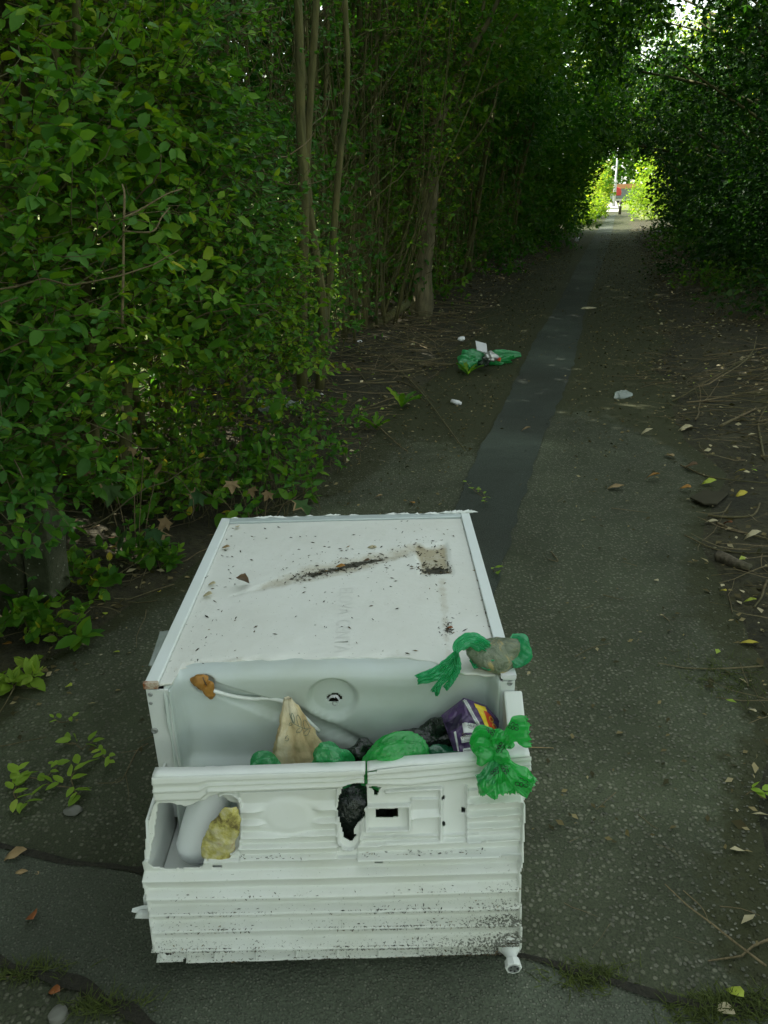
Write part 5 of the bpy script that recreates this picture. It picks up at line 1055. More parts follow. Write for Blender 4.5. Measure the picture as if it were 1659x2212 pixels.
post("short mossy concrete post stump under the hedge", [(664, 745), (666, 835), (698, 832), (699, 742)], 5.02, .10)

# ------------------------------------------------------------------ rubbish in and on the fridge
camR, camD = cr, cf
def lobe(b, pts, rads, flat=.55, pleats=7, amp=.16, nth=44, nt=26, seed=0, nrm=None, ragged=.0, cr_=.10):
    P = curve_pts(pts, nt); T = norm(np.gradient(P, axis=0)); n0 = norm(nrm if nrm is not None else np.array([0, -.8, .6])); S = norm(np.cross(T, n0)); Nn = np.cross(S, T)
    r = np.interp(np.linspace(0, 1, nt), np.linspace(0, 1, len(rads)), rads); th = np.linspace(0, 2 * np.pi, nth, endpoint=False); tt = np.linspace(0, 1, nt)
    ph = 6.28 * np.random.default_rng(seed).random(3)
    q = 1 + amp * np.sin(pleats * th[None] + ph[0] + 1.2 * np.sin(3 * tt[:, None] + ph[1])) + .5 * amp * np.sin((2 * pleats + 1) * th[None] + ph[2] - 2 * tt[:, None])
    ql = 1 + .10 * np.sin(2.5 * tt[:, None] + ph[0] + 2 * th[None] * 0) + .05 * np.sin(9 * tt[:, None] + ph[1]) * np.sign(np.cos(th))[None]
    V = P[:, None] + (r[:, None] * ql)[..., None] * (np.cos(th)[None, :, None] * S[:, None]) + (r[:, None] * (q + .8 * amp * np.sin(pleats * 2.2 * np.cos(th)[None] + ph[1] + 1.5 * tt[:, None])))[..., None] * (flat * np.sin(th)[None, :, None] * Nn[:, None]) + (r[:, None] * amp * .5 * np.sin(pleats * 1.3 * np.cos(th)[None] + ph[2] + 2.2 * tt[:, None]))[..., None] * Nn[:, None]
    V = V + (cr_ * r[:, None] * crumple((V - V.mean((0, 1))) / (1.2 * max(rads)), seed, 26, .5))[..., None] * (np.sin(th)[None, :, None] * Nn[:, None] + .28 * np.cos(th)[None, :, None] * S[:, None])
    if ragged: V[-3:] += (ragged * np.random.default_rng(seed).normal(size=(1, nth, 1))) * T[-3:, None]
    F = [(i * nth + j, i * nth + (j + 1) % nth, (i + 1) * nth + (j + 1) % nth, (i + 1) * nth + j) for i in range(nt - 1) for j in range(nth)]
    F += [tuple(range(nth))[::-1], tuple(range((nt - 1) * nth, nt * nth))]
    return b.add(V.reshape(-1, 3), F)
ICO4, ICO5 = ico(4), ico(5)
def lump(b, c, ax, crease=.14, sc=9, seed=0, tpl=None, squash=None, shape=.22):
    V, F = tpl or ICO4; q = V * (1 + shape * nz(V * 1.0, 2.2, seed, 2)[:, None]); rg = np.random.default_rng(seed + 77); ax0 = norm(rg.normal(size=3) + np.array([0, 0, 1.2])); e1 = norm(np.cross(ax0, [.3, 1, .2])); e2 = np.cross(ax0, e1); phi = np.arctan2(V @ e2, V @ e1); lat = V @ ax0; ph = rg.uniform(0, 6.28, 4)
    fold = (.5 * np.abs(np.sin(3.5 * phi + ph[0] + 1.5 * lat)) + .35 * np.abs(np.sin(8 * phi + ph[1] - 2 * lat)) + .2 * np.abs(np.sin(17 * phi + ph[2] + 3 * lat))) * np.sqrt(np.clip(1 - lat ** 2, 0, 1))
    q = q * (1 + crease * (.45 * fold + .62 * crumple(V, seed, 20, .4))[:, None])
    Mx = np.array(ax); W = np.asarray(c) + q @ Mx
    return b.add(W, F)
D3 = lambda x, y, z: np.diag([x, y, z])
# black sack lying in the bay
b = MB(); lump(b, ony(765, 1735, 1.005) + np.array([0, .02, 0]), D3(.075, .05, .075), .24, 7, 1, ICO5); lump(b, ony(922, 1628, 1.045), np.array([[.060, .0, .022], [0, .024, 0], [-.012, 0, .036]]), .30, 7, 2, ICO5, shape=.3); lump(b, ony(786, 1628, 1.035), D3(.028, .02, .026), .34, 8, 3, shape=.35); lump(b, ony(950, 1592, 1.055), np.array([[.036, 0, .016], [0, .018, 0], [-.01, 0, .03]]), .32, 8, 4, shape=.35)
tag(b.build("black_sack", M['bag_black'], None, False), "crumpled black plastic sack stuffed along the bay and showing through the hole", "bag")
GB = "green bags stuffed in the fridge bay"
def gbag(label, cx, cy, Y, ax, mat, seed, crease=.12, sc=7):
    b = MB(); lump(b, ony(cx, cy, Y), ax, crease * 3.0, sc, seed, ICO5); return tag(b.build("plastic_bag", M[mat], None, False), label, "bag", GB)
gbag("bright green bag bulging over the middle of the broken plate edge", 845, 1648, .995, D3(.052, .030, .042), 'bag_lime', 5)
gbag("darker green bag beside the stained paper on its right", 728, 1655, 1.0, D3(.036, .026, .042), 'bag_green', 6)
gbag("corner of a green bag at the left end of the bay", 562, 1672, 1.0, D3(.030, .02, .022), 'bag_green', 7)
gbag("deep green bag tucked below the purple packet", 950, 1660, 1.0, D3(.048, .026, .032), 'bag_deep', 8)
b = MB(); lump(b, ony(745, 1806, .975), D3(.010, .008, .022), .12, 6, 9); tag(b.build("bag_scrap", M['bag_green'], None, True), "small green bag scrap at the bottom of the middle hole", "bag")
b = MB(); lump(b, ony(760, 1798, .98), D3(.010, .008, .024), .12, 6, 10); tag(b.build("cardboard_scrap", M['tan'], None, True), "brown cardboard scrap at the bottom of the middle hole", "scrap")
b = MB(); A = [ony(px, py, 1.005) for px, py in ((900, 1632), (928, 1622), (935, 1640), (905, 1652))]; b.prism(A, (0, .006, 0)); tag(b.build("paper_scrap", M['label']), "small white paper scrap between the green bags and black sack", "scrap")
b = MB(); lump(b, ony(838, 1763, 1.0), D3(.045, .012, .02), .3, 8, 12); tag(b.build("wood_scrap", M['brown'], None, True), "brown scrap seen through the slot in the plate window", "scrap")
# stained paper bag standing up in a point
nt, nth = 44, 72; apex = ony(622, 1508, 1.060); t = np.linspace(0, 1, nt); th = np.linspace(0, 2 * np.pi, nth, endpoint=False)
cb = ony(650, 1690, 1.035); ctr = apex + (cb - apex) * t[:, None]; ctr[:, 0] += .004 * np.sin(3 * t)
rx = .006 + .047 * t ** .9; ry = .004 + .026 * t
q = 1 + (.14 + .30 * t[:, None]) * np.sin(5 * th[None] + .6 + .8 * t[:, None]) + .05 * np.sin(13 * th[None] + 4 * t[:, None]) + .02 * np.sin(70 * t[:, None] + 2 * np.sin(th[None]))
V = ctr[:, None] + np.stack([rx[:, None] * q * np.cos(th), ry[:, None] * q * np.sin(th), 0 * q], -1); V = V + .0015 * ridge(V, 120, 40)[..., None]
V[..., 0] += .018 * sstep(.45, 1, t)[:, None] * sstep(.2, 1, np.cos(th))[None]
F = [(i * nth + j, i * nth + (j + 1) % nth, (i + 1) * nth + (j + 1) % nth, (i + 1) * nth + j) for i in range(nt - 1) for j in range(nth)] + [tuple(range(nth))]
pb = mesh("paper_bag", V.reshape(-1, 3), F, M['paper']); tag(pb, "stained cream paper bag with a leaf drawing standing in a point", "bag")
def on_paper(px, py):                                  # nearest front point of the paper under a sight line
    X_, Y_, _ = proj(V.reshape(-1, 3)); front = (np.sin(th) < .25)[None].repeat(nt, 0).ravel(); d_ = np.hypot(X_ - px, Y_ - py) + 1e3 * ~front
    i = np.argsort(d_)[:3]; Yq = np.average(V.reshape(-1, 3)[i, 1], weights=1 / (d_[i] + .5)); return ony(px, py, Yq - .0022)
b = MB()
for st in ([(625, 1541), (632, 1560), (640, 1566), (650, 1571), (663, 1575), (672, 1573)], [(634, 1561), (629, 1548), (631, 1540), (636, 1552), (636, 1562)], [(645, 1568), (641, 1553), (643, 1544), (650, 1556), (650, 1570)], [(658, 1574), (655, 1559), (660, 1556), (668, 1570)], [(652, 1572), (644, 1575), (640, 1582), (648, 1582), (653, 1574)], [(664, 1576), (657, 1582), (655, 1588), (664, 1588), (670, 1576)], [(632, 1562), (626, 1562), (625, 1568), (632, 1565)],
           [(612, 1602), (617, 1594), (621, 1588)], [(613, 1597), (609, 1591), (613, 1587), (617, 1593)], [(614, 1606), (609, 1611), (613, 1618), (617, 1608)], [(616, 1600), (622, 1600), (624, 1594)]):
    b.tube(curve_pts([on_paper(*p) for p in st], 14), .00042, 4)
tag(b.build("leaf_drawing", M['inkgreen'], pb), kind="stuff")
# purple packet: a crumpled pillow with printed panels
cor = np.array([[(953, 1545), (985, 1636)], [(1002, 1507), (1003, 1640)], [(1050, 1524), (1040, 1630)], [(1078, 1555), (1072, 1622)]], float)
def packet_pt(u, v, side=-1, off=0.0):
    u = np.asarray(u, float); v = np.asarray(v, float); x = np.array([np.interp(u, [0, .4, .75, 1], cor[:, k_, 0]) for k_ in (0, 1)]); y = np.array([np.interp(u, [0, .4, .75, 1], cor[:, k_, 1]) for k_ in (0, 1)])
    px = x[0] * (1 - v) + x[1] * v; py = y[0] * (1 - v) + y[1] * v
    d_ = cf + np.multiply.outer((px - 829.5) / FPX, cr) - np.multiply.outer((py - 1106.0) / FPX, cu); Y_ = 1.052 - .055 * v
    P = CPOS + d_ * (Y_ / d_[..., 1])[..., None]; b_ = (1 - (2 * u - 1) ** 4) * (1 - (2 * v - 1) ** 4)
    cr2 = .0042 * ridge(np.stack([u * 1.0, v * 1.2, 0 * u], -1), 9, 70) + .002 * ridge(np.stack([u, v, 0 * u], -1), 21, 71)
    return P + (side * (.013 * b_ + off) + cr2 * (1 if side < 0 else .4))[..., None] * np.array([0, .85, -.5])
def packet_grid(u0, u1, v0, v1, n, m, side=-1, off=0.0, skew=0.0):
    U2, V2 = np.meshgrid(np.linspace(u0, u1, n), np.linspace(v0, v1, m), indexing='ij'); return packet_pt(U2 + skew * (V2 - v0), V2, side, off).reshape(-1, 3), grid_faces(n, m)
Vf, Ff = packet_grid(0, 1, 0, 1, 46, 52); Vb, Fb = packet_grid(0, 1, 0, 1, 46, 52, 1)
pk = mesh("snack_packet", np.vstack([Vf, Vb]), np.vstack([Ff[:, ::-1], Fb + len(Vf)]), M['purple']); tag(pk, "crumpled purple snack packet with white label panels and a red and yellow logo", "packet")
def patch(name, u0, u1, v0, v1, mat, off=.0009, skew=0.0, par=pk):
    V_, F_ = packet_grid(u0, u1, v0, v1, 16, 14, -1, off, skew); o = mesh(name, V_, F_[:, ::-1], M[mat] if isinstance(mat, str) else mat, par); return o
patch("label_panel", .34, .76, .38, .54, 'label', skew=.12); patch("label_panel", .27, .62, .58, .70, 'label', skew=.2); patch("label_panel", .52, .74, .69, .82, 'label', skew=.25); patch("label_panel", .32, .68, .80, .995, 'label', skew=.05)
patch("white_stripe", .13, .18, .44, .84, 'label'); patch("foil_seam", .36, .44, .02, .44, 'foil', .0022, .62)
for i in range(3): patch("seam_ridge", .375 + i * .022, .383 + i * .022, .02, .44, 'label', .0034, .62)
patch("dark_panel", .02, .34, .20, .40, plain("dark_purple", (.03, .018, .055), .3), .0006)
for v0, v1, u0 in ((.03, .10, .55), (.10, .22, .60), (.22, .40, .66)): patch("logo_ground", u0, u0 + .18, v0, v1, 'logo_yellow', .0012, .5)
patch("logo_fill", .70, .84, .10, .36, 'logo_red', .0018, .42)
def packet_text(name, s_, size, uc, vc, ang, mat, off=.0016, par=pk):
    tv_, tf_ = text_geo(s_, 1.0); ca, sa = math.cos(ang), math.sin(ang); uu = uc + size * (tv_[:, 0] * ca - tv_[:, 1] * sa) * .8; vv = vc - size * (tv_[:, 0] * sa + tv_[:, 1] * ca)
    return tag(mesh(name, packet_pt(uu, vv, -1, off), tf_, M[mat], par, False), kind="stuff")
packet_text("printed_words", "SAUCY", .075, .53, .43, -.25, 'ink'); packet_text("printed_words", "Flavour Corn", .036, .53, .475, -.25, 'ink'); packet_text("printed_words", "with", .034, .58, .51, -.25, 'ink')
packet_text("logo_letters", "OC", .155, .87, .225, -.95, 'logo_yellow', .0028)
for i in range(4): patch("small_print", .36, .36 + rng.uniform(.2, .3), .60 + i * .024, .606 + i * .024, 'ink', .0014, .2)
for i in range(6): patch("small_print", .36, .36 + rng.uniform(.12, .26), .83 + i * .026, .837 + i * .026, 'ink', .0014, .05)
U2 = np.stack([rng.normal(.68, .05, 90), rng.normal(.50, .035, 90)], 1); crumbs("packet_dirt", packet_pt(U2[:, 0], U2[:, 1], -1, .002), pk, .0006, .003)
U2 = np.stack([rng.normal(.40, .05, 40), rng.normal(.585, .02, 40)], 1); crumbs("packet_dirt", packet_pt(U2[:, 0], U2[:, 1], -1, .002), pk, .0006, .0026)
# tied green bag hanging over the right end of the plate
kx, ky, KY = 1078, 1628, .945
tb = tag(empty("tied_waste_bag", ony(kx, ky, KY)), "knotted bright green bag with paw prints draped over the plate's right end", "bag")
K = ony(kx, ky, KY)
def part_lobe(name, px, rads, seed, par, mat, flat=.5, pleats=6, amp=.18, ragged=0.0, nrm=None, cr_=.10):
    pleats = int(pleats * 1.8); amp = amp * 1.1; ragged *= 2; flat = flat * .8; cr_ = .24
    b = MB(); lobe(b, [ony(x, y, Y) for x, y, Y in px], rads, flat, pleats, amp, 84, 56, seed, nrm, ragged, cr_); return b.build(name, M[mat], par, False)
part_lobe("bag_pouch", [(1080, 1630, KY), (1062, 1618, .95), (1042, 1607, .957), (1024, 1612, .965)], [.007, .024, .027, .010], 3, tb, 'bag_lime', .6, 5, .10)
part_lobe("bag_pouch", [(1080, 1625, KY), (1075, 1608, .955), (1084, 1592, .96), (1090, 1580, .965)], [.007, .018, .020, .008], 4, tb, 'bag_lime', .6, 5, .12)
part_lobe("bag_tail", [(1080, 1622, KY), (1100, 1590, .95), (1118, 1580, .947), (1140, 1578, .945)], [.006, .012, .020, .019], 5, tb, 'bag_lime', .30, 4, .18, .0015)
part_lobe("bag_tail", [(1078, 1632, KY), (1080, 1660, .930), (1078, 1690, .918), (1078, 1712, .912)], [.006, .016, .028, .031], 6, tb, 'bag_lime', .28, 5, .16, .0012)
part_lobe("bag_tail", [(1080, 1634, KY), (1102, 1660, .925), (1122, 1682, .917), (1146, 1700, .913)], [.006, .013, .018, .019], 7, tb, 'bag_lime', .28, 4, .16, .0012)
part_lobe("bag_tail", [(1078, 1634, KY), (1062, 1662, .925), (1048, 1682, .918), (1036, 1686, .915)], [.005, .010, .013, .011], 8, tb, 'bag_green', .35, 4, .16, .0012)
b = MB(); lump(b, K + np.array([0, -.008, .002]), D3(.012, .010, .011), .25, 6, 14); b.build("knot", M['bag_lime'], tb, True)
pb_, pi_ = None, MB()
dg = bpy.context.evaluated_depsgraph_get
bpy.context.view_layer.update()
def on_tied(px, py):
    d_ = ray(px, py); best = None
    for o in tb.children:
        inv = o.matrix_world.inverted(); lo = inv @ Vector(CPOS.tolist()); ld = inv.to_3x3() @ Vector(d_.tolist()); hit, loc, nr, fi = o.ray_cast(lo, ld)
        if hit:
            q = o.matrix_world @ loc; dist = (q - Vector(CPOS.tolist())).length
            if best is None or dist < best[0]: best = (dist, np.array(q))
    return None if best is None else best[1] - norm(d_) * .0012
bpy.context.view_layer.update(); ink = MB()
def ring(cx, cy, a, b2, rot=0, n=13, full=6.28): return [(cx + a * math.cos(t) * math.cos(rot) - b2 * math.sin(t) * math.sin(rot), cy + a * math.cos(t) * math.sin(rot) + b2 * math.sin(t) * math.cos(rot)) for t in np.linspace(0, full, n)]
marks = []
for px, py, sc, rot in ((1131, 1692, 1.0, .2), (1112, 1570, .8, .3), (1080, 1618, .8, 2.0), (1108, 1626, .8, 1.2), (1062, 1580, .7, .8), (1092, 1664, .7, 1.0), (1068, 1668, .7, 2.4)):
    ca, sa = math.cos(rot), math.sin(rot); T_ = lambda q: (px + sc * (q[0] * ca - q[1] * sa), py + sc * (q[0] * sa + q[1] * ca))
    for cx, r_ in ((-13, 0), (-4, 1), (6, 0)): marks.append([T_(q) for q in ring(cx, 4, 3.6, 5.2, .15 * (cx + 4))])
    marks.append([T_(q) for q in [(-13, -4), (-9, -10), (-4, -9), (0, -6), (5, -8), (9, -4)]])
for mk_ in marks:
    pts = [on_tied(*q) for q in mk_]
    run = []
    for q in pts + [None]:
        if q is not None and (not run or np.linalg.norm(q - run[-1]) < .012): run.append(q)
        else:
            if len(run) > 2: ink.tube(np.array(run), .00055, 4)
            run = [q] if q is not None else []
if ink.V: tag(ink.build("paw_print", M['ink'], tb), kind="stuff")
# bag of waste lying on the right corner
wb = tag(empty("waste_bag", onz(1075, 1440, zT)), "murky bag of waste in thin green plastic on the fridge's right corner", "bag")
cW = ony(1072, 1413, 1.088); b = MB(); lump(b, cW, D3(.053, .029, .033), .14, 5, 21, ICO5, shape=.3); b.build("waste", M['waste'], wb, True)
part_lobe("bag_end", [(1098, 1395, 1.085), (1112, 1402, 1.083), (1128, 1416, 1.08), (1139, 1425, 1.08)], [.024, .029, .024, .010], 22, wb, 'bag_mint', .75, 5, .08, 0, np.array([0, -.6, .8]))
part_lobe("bag_neck", [(1052, 1400, 1.082), (1030, 1385, 1.08), (1008, 1382, 1.078), (990, 1396, 1.072), (986, 1410, 1.066)], [.014, .013, .013, .011, .004], 23, wb, 'bag_mint', .5, 5, .2)
part_lobe("bag_neck", [(1060, 1425, 1.072), (1035, 1425, 1.068), (1018, 1434, 1.066)], [.015, .014, .010], 24, wb, 'bag_mint', .5, 4, .2)
part_lobe("bag_tail", [(986, 1408, 1.064), (965, 1436, 1.056), (935, 1458, 1.05), (903, 1468, 1.048)], [.004, .009, .010, .008], 25, wb, 'bag_mint', .4, 6, .36, .001)
part_lobe("bag_tail", [(986, 1410, 1.064), (975, 1445, 1.055), (950, 1478, 1.05), (940, 1495, 1.048)], [.004, .006, .006, .009], 26, wb, 'bag_mint', .4, 5, .36, .001)
part_lobe("bag_tail", [(987, 1410, 1.064), (988, 1440, 1.055), (975, 1470, 1.05), (962, 1486, 1.048)], [.004, .007, .005, .005], 27, wb, 'bag_mint', .4, 5, .36, .001)
# bits lying on the fridge
def leafthing(name, label, cat, px, py, size, ang, mat, z=None, tilt=.15, curl=.25, w=.27, tpl=None, group=None, up=.004):
    c = onz(px, py, z if z is not None else 0.0)
    if z is None: c[2] = gz(c[0], c[1]) + up
    V0, F0 = tpl or leaf_tpl(10, w, .22, curl); V0 = V0 - np.array([0, .5, 0]); V0[:, 2] += .12 * np.sin(7 * V0[:, 1] + 9 * V0[:, 0]) * .5 + curl * .35
    ca, sa = math.cos(ang), math.sin(ang); W = np.stack([V0[:, 0] * ca - V0[:, 1] * sa, V0[:, 0] * sa + V0[:, 1] * ca, V0[:, 2] + tilt * V0[:, 0]], 1) * size
    W[:, 2] -= W[:, 2].min(); o = mesh(name, c + W, F0, M[mat]); solid(o, .0006, 1); return tag(o, label, cat, group)
zB = zBd + .0015
leafthing("seed_husk", "pale round husk nearest the fridge's far left corner", "husk", 513, 1140, .016, .3, 'pale', zB, w=.36)
leafthing("seed_husk", "brown flecked husk second from the fridge's far left corner", "husk", 488, 1185, .020, 1.4, 'tan', zB, w=.3)
leafthing("seed_husk", "tan husk with dark crumbs near the left edge of the board", "husk", 458, 1264, .016, 1.5, 'pale', zB, w=.36)
leafthing("seed_husk", "oval pale husk nearest to us at the left edge of the board", "husk", 449, 1288, .019, 1.6, 'pale', zB, w=.4)
leafthing("bark_chip", "square tan chip of bark above the dirt streak", "bark chip", 804, 1183, .021, 1.55, 'pale', zB, .05, .03, .3)
leafthing("curled_leaf", "dark curled leaf standing at the left end of the dirt streak", "leaf", 526, 1268, .034, -.6, 'brown', zB, .9, .8, .3)
leafthing("yellow_leaf", "small yellow leaf in the dark dirt streak on the board", "leaf", 735, 1226, .022, 1.4, 'orange', zB, .1, .2, .3)
leafthing("seed_husk", "dark brown oval seed in the middle of the dirt streak", "husk", 792, 1212, .013, 1.2, 'brown', zB, w=.4)
leafthing("leaf_scrap", "rusty leaf scrap on the dirt by the board's near right side", "leaf", 972, 1358, .012, 1.0, 'rust', zB, w=.3)
b = MB(); q = ony(442, 1478, yW - .004); lump(b, q + np.array([-.004, -.004, .004]), D3(.014, .008, .012), .22, 5, 61, shape=.4); lump(b, q + np.array([.006, -.007, -.007]), D3(.009, .007, .017), .2, 5, 62, shape=.3)
ol = b.build("shrivelled_leaf", M['orange'], None, True); tag(ol, "shrivelled orange leaf stuck where the white pipe meets the bay wall", "leaf"); MB().tube(curve_pts([q + np.array([.006, -.012, .006]), q + np.array([.004, -.014, .016]), q + np.array([.002, -.012, .022])], 8), .0012, 5).build("leaf_stalk", M['brown'], ol)
leafthing("dry_leaf", "tiny tan leaf on top of the black sack", "leaf", 851, 1588, .014, .3, 'tan', .335, .3, .4, .32)
# clear sheet leaning on the left side
A = np.array([ony(px, py, Y) for px, py, Y in ((345, 1364, 1.30), (318, 1440, 1.22))]); g1, g2 = np.meshgrid(np.linspace(0, 1, 18), np.linspace(0, 1, 10), indexing='ij')
P = A[0] + (A[1] - A[0]) * g1[..., None] + g2[..., None] * np.array([.05, .03, -.005]); P = P + .003 * ridge(P, 40, 3)[..., None]; P[..., 0] = np.minimum(P[..., 0], xL - .004 + .02 * g2 * 0)
P = A[0] + (A[1] - A[0]) * g1[..., None] + g2[..., None] * (np.array([.018, .0, .0])) + np.stack([.002 * nz(P, 50, 7), .002 * nz(P, 50, 8), .002 * nz(P, 50, 9)], -1)
o = mesh("plastic_sheet", P.reshape(-1, 3), grid_faces(18, 10), M['clear']); solid(o, .0012); tag(o, "strip of cloudy clear plastic sticking out by the fridge's left side", "plastic sheet")

# ------------------------------------------------------------------ litter along the path
c = onz(1052, 770); lb = tag(empty("torn_litter_bag", c), "torn green carrier bag spilling rubbish on the left of the path", "bag"); cz = lambda px, py, z: onz(px, py, z)
b = MB(); lump(b, cz(1018, 778, .075), D3(.070, .05, .058), .5, 6, 31, ICO5, shape=.3); lump(b, cz(1066, 778, .03), D3(.11, .06, .036), .45, 7, 32, ICO5, shape=.3); b.build("bag_film", M['bag_green'], lb, False)
b = MB(); lobe(b, [cz(1070, 770, .05), cz(1098, 767, .04), cz(1124, 766, .03)], [.05, .04, .022], .6, 5, .15, seed=33); b.build("bag_tail", M['bag_green'], lb, True)
b = MB(); b.prism([cz(1027, 736, .17), cz(1050, 742, .16), cz(1052, 762, .13), cz(1030, 756, .14)], np.array([.005, .006, -.012])); b.build("paper", M['label'], lb); b = MB(); lump(b, cz(1058, 772, .10), D3(.045, .035, .03), .25, 6, 34); b.build("can", M['foil'], lb, True)
b = MB(); lump(b, cz(998, 732, .16), D3(.022, .014, .014), .3, 6, 35); b.build("white_scrap", M['label'], lb, True); b = MB(); b.prism([cz(1040, 765, .11), cz(1063, 772, .10), cz(1052, 790, .06), cz(1030, 785, .06)], np.array([.003, .01, -.01])); b.build("black_scrap", M['bag_black'], lb); b = MB(); b.prism([cz(1070, 770, .10), cz(1082, 773, .09), cz(1080, 780, .08), cz(1069, 777, .08)], np.array([.003, .004, -.006])); b.build("red_scrap", M['logo_red'], lb)
c = onz(985, 874); b = MB().lathe(c + UP * .014, norm(np.array([.75, -.6, -.05])), [(-.03, .012), (-.03, .014), (.02, .014), (.022, .010), (.034, .010), (.035, .008)], 16); tag(b.build("white_tube", M['label'], None, True), "small white plastic tube lying on the soil left of the strip", "tube")
def scrap(name, label, cat, px, py, ax, mat, seed, crease=.25, z=None):
    c = onz(px, py); c[2] = gz(c[0], c[1]) + ax[2][2] * .7; b = MB(); lump(b, c, ax, crease, 6, seed); return tag(b.build(name, M[mat], None, True), label, cat)
scrap("plastic_scrap", "crumpled clear plastic scrap on the path by the brushwood", "plastic scrap", 1348, 857, np.array([[.045, .01, 0], [0, .04, .01], [0, 0, .02]]), 'clear', 41)
scrap("tissue", "white crumpled tissue on the soil past the mossy stump", "tissue", 778, 757, D3(.022, .016, .012), 'label', 42)
scrap("tissue", "tiny white scrap on the soil below the tangled sticks", "tissue", 694, 860, D3(.013, .010, .006), 'label', 43)
scrap("paper_scrap", "small white scrap far down on the left verge of the tunnel", "scrap", 1247, 521, D3(.05, .04, .05), 'label', 44)
scrap("yellow_scrap", "pale yellow scrap beside the strip in the middle distance", "scrap", 1266, 668, D3(.07, .03, .014), 'pale', 45)
c = onz(600, 905); c[2] = gz(c[0], c[1]) + .045; bt_ = MB().lathe(c - nd * .11, nd * 1.0 + pd * .3, [(0, .036), (.01, .042), (.05, .04), (.08, .037), (.1, .041), (.15, .042), (.19, .02), (.2, .0135), (.225, .013)], 18); o = bt_.build("plastic_bottle", M['clear'], None, True); tag(o, "crushed clear plastic bottle under the hedge", "bottle"); MB().lathe(c - nd * .11 + norm(nd + pd * .3) * .222, nd + pd * .3, [(0, .015), (.016, .015)], 14).build("cap", M['label'], o)
# sprigs cut from the hedge, lying on the tarmac
SG = "cut green sprigs on the tarmac left of the fridge"
def sprig(label, px, py, nst, n, size, seed, grp=SG, spread=.05):
    c = onz(px, py); c[2] += .004; root = tag(empty("leafy_sprig", c), label, "sprig", grp); r_ = np.random.default_rng(seed)
    for i in range(nst):
        a = r_.uniform(0, 6.28); d_ = np.array([math.cos(a), math.sin(a), .12]); e_ = c + d_ * spread * r_.uniform(.7, 1.3) + UP * .008; P = curve_pts([c, (c + e_) / 2 + .006 * r_.normal(size=3) * np.array([1, 1, .3]) + UP * .006, e_], 10); MB().tube(P, .0012, 5).build("twig", M['stick'], root, True)
        m = n // nst; pos, dd, nn, sz = [], [], [], []
        for j in range(m):
            q = P[min(9, 3 + int(7 * j / max(1, m - 1)))]; aa = a + (1 if j % 2 else -1) * r_.uniform(.4, 1.2); pos.append(q + UP * r_.uniform(.001, .012)); dd.append(np.array([math.cos(aa), math.sin(aa), r_.uniform(-.12, .35)])); nn.append(UP + .35 * r_.normal(size=3)); sz.append(size * r_.uniform(.65, 1.15))
        leaf_parts(root, (np.array(pos), np.array(dd), np.array(nn), np.array(sz)), M['leaf_cut'], LEAF10)
    return root
sprig("largest cut sprig of light green leaves beside the grey pebble", 160, 1705, 3, 17, .040, 1, spread=.045)
sprig("cut sprig with long leaves and one brown tip at the left edge", 35, 1730, 3, 15, .042, 2, spread=.05)
sprig("cut sprig of three pale leaves above the largest sprig", 178, 1622, 2, 6, .034, 3, spread=.03)
sprig("small dark cut sprig nearest the leaf litter", 142, 1563, 2, 6, .024, 4, spread=.02)
sprig("cut sprig with yellowed leaves nearest the fridge's left side", 240, 1643, 2, 9, .022, 5, spread=.03)
sprig("thin cut sprig joining the two large sprigs at the left", 95, 1688, 2, 7, .026, 6, spread=.035)
sprig("tiny cut sprig between the large sprig and the pale leaves", 143, 1652, 1, 3, .02, 7, spread=.02)
sprig("fallen twig with small leaves on the dark strip behind the fridge", 1050, 1080, 3, 14, .026, 8, None, .11)
sprig("two green leaves poking out on the strip beside the fridge's right side", 1068, 1240, 1, 3, .038, 9, None, .02)
sprig("dark dead sprig lying on the tarmac at the right edge", 1610, 1720, 1, 5, .036, 10, None, .04)
def stickthing(label, pts, r_, mat='stick', cat="stick", name="stick", z=.004, group=None, fork=None):
    r_ = r_ * (.72 if r_ < .015 else 1); P = np.array([onz(px, py) for px, py in pts]); P[:, 2] = gz(P[:, 0], P[:, 1]) + z + r_; P = curve_pts(P, 18); P = P + .25 * r_ * np.stack([nz(P, 60, 1), nz(P, 60, 2), .3 * nz(P, 60, 3)], -1); b = MB().tube(P, np.linspace(r_, r_ * .6, 18), 6)
    for f in fork or []:
        Q = np.array([onz(px, py) for px, py in f]); Q[:, 2] = gz(Q[:, 0], Q[:, 1]) + z + r_; b.tube(curve_pts(Q, 10), np.linspace(r_ * .7, r_ * .35, 10), 5)
    return tag(b.build(name, M[mat], None, True), label, cat, group)
stickthing("forked dry twig reaching to the fridge's left side", [(320, 1610), (297, 1625), (272, 1675), (255, 1693), (210, 1696)], .0016, fork=[[(297, 1625), (262, 1630)], [(272, 1677), (278, 1712), (277, 1735)], [(262, 1682), (238, 1700)]])
stickthing("pale straight stick with a red leaf scrap at its base, bottom left", [(184, 2112), (124, 2148)], .0022); leafthing("leaf_scrap", "red brown leaf scraps at the foot of the pale straight stick", "leaf", 120, 2152, .026, 1.2, 'rust', None, .2, .5, .3)
stickthing("thin pale stick entering from the left edge near the bottom", [(-12, 2115), (54, 2113)], .0015)
stickthing("short forked twig near the bottom left corner", [(172, 2160), (222, 2150)], .0012, fork=[[(206, 2152), (223, 2178)]])
